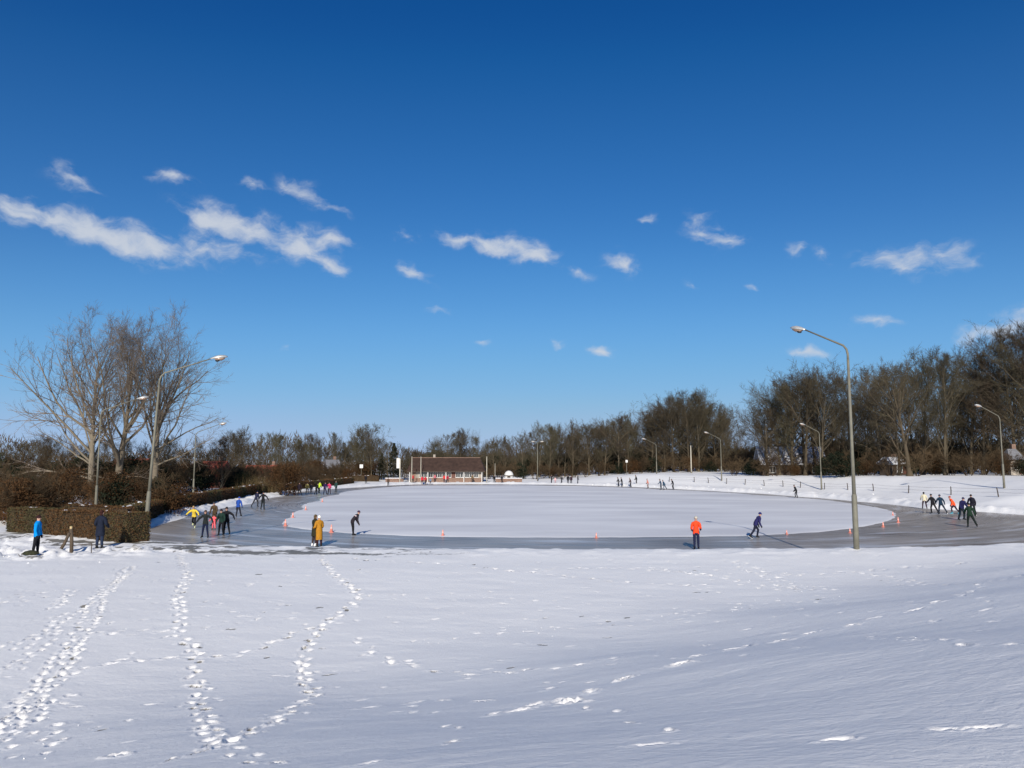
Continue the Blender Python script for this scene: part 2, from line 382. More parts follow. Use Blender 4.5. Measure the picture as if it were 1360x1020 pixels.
def stamp(px, py, ang, ln, wd, dp, gr):
    r = math.hypot(px, py); t = math.atan2(px, py)
    if r < 5.0 or abs(t) > .72: return
    ext = 0.45
    if r > 20: dp *= 1 + min(.55, (r - 20) * .05); wd *= 1.2
    if r < 8.5: ln *= .62; wd *= .62; dp *= .6
    i0 = np.searchsorted(lnRR, math.log(max(r - ext, .7))); i1 = np.searchsorted(lnRR, math.log(r + ext)) + 1
    j0 = np.searchsorted(TH, t - ext / r); j1 = np.searchsorted(TH, t + ext / r) + 1
    X = GX[i0:i1, j0:j1] - px; Y = GY[i0:i1, j0:j1] - py
    u = X * math.cos(ang) + Y * math.sin(ang); v = -X * math.sin(ang) + Y * math.cos(ang)
    q = np.sqrt((u / ln) ** 2 + (v / wd) ** 2) * (1 + .9 * fbm(X / .09 + px * 7, Y / .09 + py * 5, 2, 3))
    hole = -dp * .85 * (1 - sstep(.3, 1.06, q))
    rim = .22 * dp * np.exp(-((q - 1.25) / .25) ** 2)
    GZ[i0:i1, j0:j1] += hole + rim
    if gr > 0:
        grass[i0:i1, j0:j1] = np.maximum(grass[i0:i1, j0:j1], gr * (1 - sstep(.8, 1.15, q)))
rng = random.Random(4)
def print_at(x, y, a, dp, gp, wide):
    ln = rng.uniform(.09, .17) * (1.25 if wide < .15 else 1); wd = rng.uniform(.04, .07) * (1.2 if wide < .15 else 1)
    stamp(x, y, a + rng.uniform(-.35, .35), ln, wd, dp * rng.uniform(.45, 1.1) * (1.25 if wide < .15 else 1), rng.uniform(.6, 1.0) if rng.random() < gp else 0.0)
for pts, step, dp, gp, wide in TRACKS:
    left = 1; carry = 0
    for (x0, y0), (x1, y1) in zip(pts, pts[1:]):
        L = math.hypot(x1 - x0, y1 - y0); a = math.atan2(y1 - y0, x1 - x0)
        d = carry
        if wide < .15: step_ = step * 1.35
        else: step_ = step
        while d < L:
            f = d / L; off = left * (.045 + wide * rng.random() * .7)
            print_at(x0 + (x1 - x0) * f - math.sin(a) * off, y0 + (y1 - y0) * f + math.cos(a) * off, a, dp, gp, wide)
            left = -left; d += step_ * rng.uniform(.7, 1.4)
        carry = d - L
# stray marks, thicker on the left
for k in range(620):
    y = rng.uniform(9, 21) if k % 4 == 0 else rng.uniform(20, 37); x = (rng.random() ** 1.25 * 1.36 - .68) * y
    print_at(x, y, rng.uniform(0, 6.28), rng.uniform(.015, .045), .06, .3)

def grid_object():
    nr, nt = GZ.shape
    # join the seam at the back by leaving both edges at +-pi on the same points
    V = np.stack([GX, GY, GZ], -1).reshape(-1, 3)
    idx = np.arange(nr * nt).reshape(nr, nt)
    a = idx[:-1, :-1].ravel(); b = idx[:-1, 1:].ravel(); c = idx[1:, 1:].ravel(); d = idx[1:, :-1].ravel()
    Fq = np.stack([a, d, c, b], -1)
    me = bpy.data.meshes.new('snow_ground')
    me.vertices.add(len(V) + 1)
    V2 = np.vstack([V, [[0, 0, float(hz(0, 0))]]])
    me.vertices.foreach_set('co', V2.astype(np.float32).ravel())
    fan = np.stack([np.full(nt - 1, len(V)), idx[0, :-1], idx[0, 1:]], -1)
    nq, nf = len(Fq), len(fan)
    me.loops.add(nq * 4 + nf * 3); me.polygons.add(nq + nf)
    me.loops.foreach_set('vertex_index', np.concatenate([Fq.ravel(), fan.ravel()]).astype(np.int32))
    me.polygons.foreach_set('loop_start', np.concatenate([np.arange(nq) * 4, nq * 4 + np.arange(nf) * 3]).astype(np.int32))
    me.polygons.foreach_set('use_smooth', np.ones(nq + nf, bool))
    at = me.attributes.new('bare', 'FLOAT', 'POINT')
    at.data.foreach_set('value', np.concatenate([grass.ravel(), [0]]).astype(np.float32))
    me.update(calc_edges=True); me.validate()
    return me
gm = bpy.data.materials.new('snow'); gm.use_nodes = True
nt = gm.node_tree; b = nt.nodes['Principled BSDF']
def gn(t, **k):
    n = nt.nodes.new(t)
    for a_, v_ in k.items(): setattr(n, a_, v_)
    return n
geo = gn('ShaderNodeTexCoord')
big = gn('ShaderNodeTexNoise'); big.inputs['Scale'].default_value = .35; big.inputs['Detail'].default_value = 5
nt.links.new(geo.outputs['Object'], big.inputs['Vector'])
mixs = gn('ShaderNodeMix', data_type='RGBA'); mixs.inputs['A'].default_value = (.865, .85, .818, 1); mixs.inputs['B'].default_value = (.93, .915, .872, 1)
nt.links.new(big.outputs['Fac'], mixs.inputs['Factor'])
at = gn('ShaderNodeAttribute', attribute_name='bare')
gnz = gn('ShaderNodeTexNoise'); gnz.inputs['Scale'].default_value = 7; gnz.inputs['Detail'].default_value = 6
nt.links.new(geo.outputs['Object'], gnz.inputs['Vector'])
ga = gn('ShaderNodeMath', operation='ADD'); nt.links.new(at.outputs['Fac'], ga.inputs[0]); nt.links.new(gnz.outputs['Fac'], ga.inputs[1])
gr_ = gn('ShaderNodeMapRange', interpolation_type='SMOOTHSTEP'); nt.links.new(ga.outputs[0], gr_.inputs[0]); gr_.inputs[1].default_value = .74; gr_.inputs[2].default_value = 1.25; gr_.inputs[4].default_value = .85
gcol = gn('ShaderNodeMix', data_type='RGBA'); gcol.inputs['A'].default_value = (.05, .042, .022, 1); gcol.inputs['B'].default_value = (.10, .085, .05, 1)
nt.links.new(gnz.outputs['Fac'], gcol.inputs['Factor'])
mixg = gn('ShaderNodeMix', data_type='RGBA'); nt.links.new(gr_.outputs[0], mixg.inputs['Factor']); nt.links.new(mixs.outputs['Result'], mixg.inputs['A']); nt.links.new(gcol.outputs['Result'], mixg.inputs['B'])
nt.links.new(mixg.outputs['Result'], b.inputs['Base Color'])
b.inputs['Roughness'].default_value = .55; b.inputs['Specular IOR Level'].default_value = .25
mpb = gn('ShaderNodeMapping'); mpb.inputs['Scale'].default_value = (1.7, 2.9, 2.5); mpb.inputs['Rotation'].default_value = (0, 0, R(-12)); nt.links.new(geo.outputs['Object'], mpb.inputs['Vector'])
bn = gn('ShaderNodeTexNoise'); bn.inputs['Scale'].default_value = 2.2; bn.inputs['Detail'].default_value = 9; bn.inputs['Roughness'].default_value = .68; bn.inputs['Distortion'].default_value = .8; nt.links.new(mpb.outputs[0], bn.inputs['Vector'])
bp = gn('ShaderNodeBump'); bp.inputs['Strength'].default_value = .42; bp.inputs['Distance'].default_value = .05; fb = gn('ShaderNodeTexNoise'); fb.inputs['Scale'].default_value = 16; fb.inputs['Detail'].default_value = 5; fb.inputs['Roughness'].default_value = .7; nt.links.new(geo.outputs['Object'], fb.inputs['Vector'])
fm_ = gn('ShaderNodeMath', operation='MULTIPLY_ADD'); nt.links.new(fb.outputs['Fac'], fm_.inputs[0]); fm_.inputs[1].default_value = .38; nt.links.new(bn.outputs['Fac'], fm_.inputs[2]); nt.links.new(fm_.outputs[0], bp.inputs['Height'])
nt.links.new(bp.outputs[0], b.inputs['Normal'])
ground = obj('snow_ground', grid_object(), gm); ground['kind'] = 'structure'
def gz(x, y): return float(hz(x, y))

# loose clods of snow kicked up along the tracks and ploughed beside the ice
V, Fc = [], []
def clod(x, y, r):
    z = gz(x, y); k = len(V); t = rng.random() * 6.28
    for i in range(5):
        a = t + i * 1.2566; rr = r * rng.uniform(.7, 1.2); V.append((x + math.cos(a) * rr, y + math.sin(a) * rr, z + r * rng.uniform(-.1, .35)))
    V.append((x + r * rng.uniform(-.3, .3), y + r * rng.uniform(-.3, .3), z + r * rng.uniform(.6, 1.0))); V.append((x, y, z - r * .6))
    for i in range(5): Fc.append((k + i, k + (i + 1) % 5, k + 5)); Fc.append((k + (i + 1) % 5, k + i, k + 6))
for pts, step, dp, gp, wide in TRACKS:
    for (x0, y0), (x1, y1) in zip(pts, pts[1:]):
        L = math.hypot(x1 - x0, y1 - y0)
        for i in range(int(L * 9 * max(0, wide - .09))):
            f = rng.random(); clod(x0 + (x1 - x0) * f + rng.gauss(0, .16 + wide * .4), y0 + (y1 - y0) * f + rng.gauss(0, .16 + wide * .4), rng.uniform(.006, .02))
for i in range(1500):
    a = rng.uniform(-math.pi, math.pi); sdist = abs(rng.gauss(0, 1.6)) + .5
    r_ = float(np.interp(a, OG, OV)) + sdist
    if not -2.5 < a < -.75: clod(CX + math.cos(a) * r_, CY + math.sin(a) * r_, rng.uniform(.04, .16))
for i in range(160):
    clod(rng.gauss(-21.5, 2.6), rng.gauss(34.9, .9), rng.uniform(.02, .055))
cl_ = obj('snow_clods', mesh_of('snow_clods', V, Fc), gm); cl_['kind'] = 'stuff'; tag(cl_, 'loose clods of snow along the tracks and beside the ice', 'snow')

# ------------------------------------------------------------------ ice
def ring_mesh(name, fr0, fr1, nu, nv, z):
    vs_, fs_, uv = [], [], []
    A = np.linspace(-np.pi, np.pi, nu + 1)[:-1]
    arc = 0
    for i, a in enumerate(A):
        r0, r1 = fr0(a), fr1(a)
        for j in range(nv + 1):
            r = r0 + (r1 - r0) * j / nv
            vs_.append((CX + math.cos(a) * r, CY + math.sin(a) * r, z)); uv.append((i, j, r1 - r0, r1))
    for i in range(nu):
        for j in range(nv):
            p = i * (nv + 1) + j; q = ((i + 1) % nu) * (nv + 1) + j
            fs_.append((p, p + 1, q + 1, q))
    me = mesh_of(name, vs_, fs_)
    lay = me.uv_layers.new(name='track')
    for poly in me.polygons:
        for li in poly.loop_indices:
            vi = me.loops[li].vertex_index
            i, j = divmod(vi, nv + 1)
            wrap = nu if (i == 0 and any(me.loops[k].vertex_index // (nv + 1) == nu - 1 for k in poly.loop_indices)) else 0
            lay.data[li].uv = ((i + wrap) * 400.0 / nu, uv[vi][3] - uv[vi][2] * (1 - j / nv))
    return me
fo = lambda a: float(np.interp(a, OG, OV))
fi = lambda a: float(np.interp(a, IG, IV))
im = bpy.data.materials.new('skating_ice'); im.use_nodes = True
nt = im.node_tree; b = nt.nodes['Principled BSDF']
uvn = gn('ShaderNodeUVMap', uv_map='track'); tco = gn('ShaderNodeTexCoord')
m1 = gn('ShaderNodeMapping'); m1.inputs['Scale'].default_value = (.035, 2.6, 1); nt.links.new(uvn.outputs[0], m1.inputs['Vector'])
n1 = gn('ShaderNodeTexNoise'); n1.inputs['Scale'].default_value = 1.0; n1.inputs['Detail'].default_value = 6; n1.inputs['Roughness'].default_value = .65; nt.links.new(m1.outputs[0], n1.inputs['Vector'])
n2 = gn('ShaderNodeTexNoise'); n2.inputs['Scale'].default_value = .16; n2.inputs['Detail'].default_value = 5; nt.links.new(tco.outputs['Object'], n2.inputs['Vector'])
m3 = gn('ShaderNodeMapping'); m3.inputs['Scale'].default_value = (.09, .7, 1); m3.inputs['Location'].default_value = (3, 7, 0); nt.links.new(uvn.outputs[0], m3.inputs['Vector'])
n3 = gn('ShaderNodeTexNoise'); n3.inputs['Scale'].default_value = 1.0; n3.inputs['Detail'].default_value = 4; nt.links.new(m3.outputs[0], n3.inputs['Vector'])
ad = gn('ShaderNodeMath', operation='ADD'); nt.links.new(n1.outputs['Fac'], ad.inputs[0]); nt.links.new(n2.outputs['Fac'], ad.inputs[1])
mr = gn('ShaderNodeMapRange'); nt.links.new(ad.outputs[0], mr.inputs[0]); mr.inputs[1].default_value = .7; mr.inputs[2].default_value = 1.3
ic = gn('ShaderNodeMix', data_type='RGBA'); ic.inputs['A'].default_value = (.185, .162, .138, 1); ic.inputs['B'].default_value = (.42, .38, .335, 1); nt.links.new(mr.outputs[0], ic.inputs['Factor'])
wr = gn('ShaderNodeMapRange', interpolation_type='SMOOTHSTEP'); nt.links.new(n3.outputs['Fac'], wr.inputs[0]); wr.inputs[1].default_value = .52; wr.inputs[2].default_value = .70; wr.inputs[4].default_value = .7
ic2 = gn('ShaderNodeMix', data_type='RGBA'); nt.links.new(wr.outputs[0], ic2.inputs['Factor']); nt.links.new(ic.outputs['Result'], ic2.inputs['A']); ic2.inputs['B'].default_value = (.62, .64, .67, 1)
nt.links.new(ic2.outputs['Result'], b.inputs['Base Color'])
m5 = gn('ShaderNodeMapping'); m5.inputs['Scale'].default_value = (.06, 11.0, 1); nt.links.new(uvn.outputs[0], m5.inputs['Vector'])
n5 = gn('ShaderNodeTexNoise'); n5.inputs['Scale'].default_value = 1.0; n5.inputs['Detail'].default_value = 3; n5.inputs['Distortion'].default_value = .6; nt.links.new(m5.outputs[0], n5.inputs['Vector'])
s5 = gn('ShaderNodeMapRange', interpolation_type='SMOOTHSTEP'); nt.links.new(n5.outputs['Fac'], s5.inputs[0]); s5.inputs[1].default_value = .60; s5.inputs[2].default_value = .70; s5.inputs[4].default_value = .45
ic3 = gn('ShaderNodeMix', data_type='RGBA'); nt.links.new(s5.outputs[0], ic3.inputs['Factor']); nt.links.new(ic2.outputs['Result'], ic3.inputs['A']); ic3.inputs['B'].default_value = (.66, .66, .66, 1)
nt.links.new(ic3.outputs['Result'], b.inputs['Base Color'])
rr_ = gn('ShaderNodeMapRange'); nt.links.new(n1.outputs['Fac'], rr_.inputs[0]); rr_.inputs[1].default_value = .3; rr_.inputs[2].default_value = .7; rr_.inputs[3].default_value = .20; rr_.inputs[4].default_value = .42
nt.links.new(rr_.outputs[0], b.inputs['Roughness']); b.inputs['IOR'].default_value = 1.31; b.inputs['Specular IOR Level'].default_value = .5
bpi = gn('ShaderNodeBump'); bpi.inputs['Strength'].default_value = .12; bpi.inputs['Distance'].default_value = .02; nt.links.new(n1.outputs['Fac'], bpi.inputs['Height']); nt.links.new(bpi.outputs[0], b.inputs['Normal'])
ice = obj('ice_track', ring_mesh('ice_track', lambda a: fi(a) - 1.5, lambda a: fo(a) + .7, 360, 10, 0.0), im); ice['kind'] = 'structure'

wm = bpy.data.materials.new('frosted_snow_on_ice'); wm.use_nodes = True
nt = wm.node_tree; b = nt.nodes['Principled BSDF']
tco = gn('ShaderNodeTexCoord')
m1 = gn('ShaderNodeMapping'); m1.inputs['Scale'].default_value = (.055, .16, 1); m1.inputs['Rotation'].default_value = (0, 0, R(8)); nt.links.new(tco.outputs['Object'], m1.inputs['Vector'])
n1 = gn('ShaderNodeTexNoise'); n1.inputs['Scale'].default_value = 1.0; n1.inputs['Detail'].default_value = 6; n1.inputs['Roughness'].default_value = .55; nt.links.new(m1.outputs[0], n1.inputs['Vector'])
mr = gn('ShaderNodeMapRange'); nt.links.new(n1.outputs['Fac'], mr.inputs[0]); mr.inputs[1].default_value = .32; mr.inputs[2].default_value = .68
ic = gn('ShaderNodeMix', data_type='RGBA'); ic.inputs['A'].default_value = (.62, .615, .62, 1); ic.inputs['B'].default_value = (.83, .825, .81, 1); nt.links.new(mr.outputs[0], ic.inputs['Factor'])
nt.links.new(ic.outputs['Result'], b.inputs['Base Color']); b.inputs['Roughness'].default_value = .6; b.inputs['Specular IOR Level'].default_value = .3
n4 = gn('ShaderNodeTexNoise'); n4.inputs['Scale'].default_value = 2.0; n4.inputs['Detail'].default_value = 5; nt.links.new(tco.outputs['Object'], n4.inputs['Vector'])
bpi = gn('ShaderNodeBump'); bpi.inputs['Strength'].default_value = .15; bpi.inputs['Distance'].default_value = .03; nt.links.new(n4.outputs['Fac'], bpi.inputs['Height']); nt.links.new(bpi.outputs[0], b.inputs['Normal'])
def infield():
    vs_, fs_ = [], []; nu = 360
    fr = [0, .3, .6, .8, .9, .96, .99, 1.0, 1.004]; zz = [.03, .03, .03, .03, .032, .036, .04, .03, .002]
    for i in range(nu):
        a = -math.pi + 2 * math.pi * i / nu; r = fi(a) + .12 * math.sin(i * 1.7) * math.sin(i * .37)
        for f, z in zip(fr[1:], zz[1:]): vs_.append((CX + math.cos(a) * r * f, CY + math.sin(a) * r * f, z))
    k = len(fr) - 1; vs_.append((CX, CY, .03))
    for i in range(nu):
        j = (i + 1) % nu
        for t in range(k - 1): fs_.append((i * k + t, i * k + t + 1, j * k + t + 1, j * k + t))
        fs_.append((len(vs_) - 1, i * k, j * k))
    return mesh_of('snowy_infield', vs_, fs_, True)
inf = obj('snowy_infield', infield(), wm); inf['kind'] = 'structure'

# ------------------------------------------------------------------ trees
def bark(name, c1, c2, rough=.9, rnd_amt=.35):
    m = bpy.data.materials.new(name); m.use_nodes = True
    t = m.node_tree; p = t.nodes['Principled BSDF']; p.inputs['Roughness'].default_value = rough; p.inputs['Specular IOR Level'].default_value = .15
    oi = t.nodes.new('ShaderNodeObjectInfo')
    tc_ = t.nodes.new('ShaderNodeTexCoord'); n = t.nodes.new('ShaderNodeTexNoise'); n.inputs['Scale'].default_value = .7; n.inputs['Detail'].default_value = 3
    t.links.new(tc_.outputs['Object'], n.inputs['Vector'])
    mm = t.nodes.new('ShaderNodeMath'); mm.operation = 'MULTIPLY_ADD'; t.links.new(oi.outputs['Random'], mm.inputs[0]); mm.inputs[1].default_value = 1.0; mm.inputs[2].default_value = -.5
    ad = t.nodes.new('ShaderNodeMath'); ad.operation = 'ADD'; ad.use_clamp = True; t.links.new(mm.outputs[0], ad.inputs[0]); t.links.new(n.outputs['Fac'], ad.inputs[1])
    mx = t.nodes.new('ShaderNodeMix'); mx.data_type = 'RGBA'; mx.inputs['A'].default_value = c1 + (1,); mx.inputs['B'].default_value = c2 + (1,)
    t.links.new(ad.outputs[0], mx.inputs['Factor']); t.links.new(mx.outputs['Result'], p.inputs['Base Color'])
    return m
M_TRUNK = bark('wood_trunk', (.065, .052, .034), (.11, .088, .058))
M_TWIG = bark('wood_twigs', (.060, .044, .030), (.080, .072, .043))
M_TRUNK_O = bark('oak_trunk', (.075, .058, .038), (.105, .082, .054))
M_TRUNK_P = bark('poplar_trunk', (.145, .118, .084), (.20, .168, .122))
M_TWIG_P = bark('poplar_twigs', (.14, .108, .082), (.20, .158, .12))
M_SHRUB = bark('shrub_twigs', (.05, .033, .018), (.085, .058, .032))
M_OLEAF = bark('withered_leaves', (.05, .026, .011), (.09, .045, .018))
M_GLEAF = bark('evergreen_leaves', (.012, .017, .009), (.026, .031, .017))
M_REED = bark('dry_reed', (.16, .115, .055), (.24, .175, .09))

def perp(d, rg):
    a = d.orthogonal().normalized(); b_ = d.cross(a); an = rg.random() * 6.2832
    return a * math.cos(an) + b_ * math.sin(an)
class Tree:
    def __init__(s, seed):
        s.rg = random.Random(seed); s.tr = MB(); s.tw_v = []; s.tw_f = []
    def twig(s, p, d, L, r):
        """a three-sided spike with one bend"""
        rg = s.rg; a = d.orthogonal().normalized(); b_ = d.cross(a)
        d2 = (d + perp(d, rg) * .25 + Vector((0, 0, .12))).normalized()
        m = p + d * (L * .5); e = m + d2 * (L * .5); k = len(s.tw_v)
        for c, rr in ((p, r), (m, r * .7)):
            for q in range(3):
                an = 2.0944 * q; s.tw_v.append(c + a * (math.cos(an) * rr) + b_ * (math.sin(an) * rr))
        s.tw_v.append(e)
        for q in range(3):
            q2 = (q + 1) % 3
            s.tw_f.append((k + q, k + q2, k + 3 + q2, k + 3 + q)); s.tw_f.append((k + 3 + q, k + 3 + q2, k + 6))
    def limb(s, p, d, L, r, nseg, wander, up, sides, taper=.45, trunk=True):
        rg = s.rg; pts = [p.copy()]; rad = [r]; dirs = [d]
        for i in range(nseg):
            d = (d + perp(d, rg) * wander * rg.random() + Vector((0, 0, up))).normalized()
            p = p + d * (L / nseg); pts.append(p.copy()); dirs.append(d)
            rad.append(r * (1 - (1 - taper) * (i + 1) / nseg))
        if trunk: s.tr.tube(pts, rad, sides, cap=False)
        else:
            mb = MB(); mb.tube(pts, rad, 3, cap=False); k = len(s.tw_v)
            s.tw_v.extend([Vector(v) for v in mb.v]); s.tw_f.extend([tuple(k + i for i in f) for f in mb.f])
        return pts, dirs, rad
    def at(s, pts, dirs, rad, t):
        x = t * (len(pts) - 1); i = min(int(x), len(pts) - 2); f = x - i
        return pts[i].lerp(pts[i + 1], f), dirs[i + 1], rad[i] + (rad[i + 1] - rad[i]) * f
    def side(s, d, spread):
        return (d * math.cos(spread) + perp(d, s.rg) * math.sin(spread)).normalized()
    def grow(s, H, r0, clear=.3, nl=14, spread=(35, 60), l1=.42, nb=7, nt=7, nf=5, up=.06, trunk_wander=.08, tw=1.0, shape='oval', lead=.95, twr=.011):
        rg = s.rg
        P, Dr, Ra = s.limb(Vector((0, 0, -.3)), Vector((rg.uniform(-.04, .04), rg.uniform(-.04, .04), 1)).normalized(), H * lead, r0, 9, trunk_wander, .05, 8, .12)
        # root flare
        s.tr.tube([(0, 0, -.35), (0, 0, .1), (0, 0, H * .05)], [r0 * 1.75, r0 * 1.4, r0 * 1.03], 8, cap=False)
        for i in range(nl):
            t = clear + (.97 - clear) * ((i + rg.random() * .8) / nl) ** .9
            p, d, r = s.at(P, Dr, Ra, min(t, .99))
            k = (t - clear) / (1 - clear)
            if shape == 'oval': prof = .55 + .75 * math.sin(min(1, k * .9 + .18) * math.pi) if k < .9 else .45
            elif shape == 'vase': prof = 1.15 - .55 * k
            elif shape == 'cone': prof = 1.1 - .8 * k
            else: prof = 1.0
            sp = R(rg.uniform(*spread)) * (1.1 - .5 * k)
            L = H * l1 * prof * rg.uniform(.75, 1.15)
            s.branch(p, s.side(d, sp), L, min(r * .75, r0 * .38) * rg.uniform(.7, 1), nb, nt, nf, up, tw, twr)
        return s
    def branch(s, p, d, L, r, nb, nt, nf, up, tw, twr):
        rg = s.rg
        P, Dr, Ra = s.limb(p, d, L, r, 6, .32, up, 5, .25)
        for j in range(nb):
            t = .22 + .78 * (j + rg.random()) / nb
            p2, d2, r2 = s.at(P, Dr, Ra, min(t, .99))
            L2 = L * rg.uniform(.28, .5) * (1.15 - .45 * t)
            P2, D2, R2 = s.limb(p2, s.side(d2, R(rg.uniform(22, 52))), L2, max(r2 * .55, twr * 1.6), 4, .32, up * 1.2, 3, .3, trunk=False)
            for k in range(nt):
                t2 = .15 + .85 * (k + rg.random()) / nt
                p3, d3, r3 = s.at(P2, D2, R2, min(t2, .99))
                L3 = L2 * rg.uniform(.3, .55)
                P3, D3, R3 = s.limb(p3, s.side(d3, R(rg.uniform(20, 55))), L3, max(r3 * .6, twr * 1.15), 2, .3, up, 3, .5, trunk=False)
                for q in range(nf):
                    p4, d4, r4 = s.at(P3, D3, R3, rg.uniform(.15, .99))
                    s.twig(p4, s.side((d4 + Vector((0, 0, .1))).normalized(), R(rg.uniform(15, 55))), rg.uniform(.35, .85) * tw, twr)
    def meshes(s, name):
        return s.tr.mesh(name + '_trunk', True), mesh_of(name + '_crown', s.tw_v, s.tw_f)
def hmax(cm):
    a = np.empty(len(cm.vertices) * 3, np.float32); cm.vertices.foreach_get('co', a); return float(np.percentile(a[2::3], 99.3))
def tree_thing(name, tm, cm, mt, mc, label, cat, loc, rot, sc, group=None, cname='crown'):
    t = thing(name, label, cat, loc, rot, group); t.scale = (sc, sc, sc)
    obj('trunk', tm, mt, t); obj(cname, cm, mc, t)
    return t
PROTO = {}
PROTO['a'] = Tree(1).grow(18, .26, clear=.10, nl=20, spread=(35, 60), l1=.40, nb=7, nt=7, nf=7, tw=1.2, twr=.0125).meshes('bare_tree')
PROTO['b'] = Tree(2).grow(18, .30, clear=.18, nl=18, spread=(30, 55), l1=.46, nb=7, nt=7, nf=7, tw=1.2, up=.08, twr=.0125).meshes('bare_tree')
PROTO['c'] = Tree(3).grow(18, .22, clear=.07, nl=22, spread=(30, 52), l1=.36, nb=7, nt=7, nf=6, tw=1.2, up=.09, twr=.0125).meshes('bare_tree')
PROTO['d'] = Tree(4).grow(18, .33, clear=.16, nl=18, spread=(42, 70), l1=.48, nb=8, nt=7, nf=6, tw=1.3, up=.05, twr=.0125).meshes('bare_tree')
PROTO['e'] = Tree(5).grow(18, .18, clear=.10, nl=18, spread=(25, 45), l1=.33, nb=7, nt=7, nf=6, tw=1.1, up=.10, twr=.0125).meshes('bare_tree')
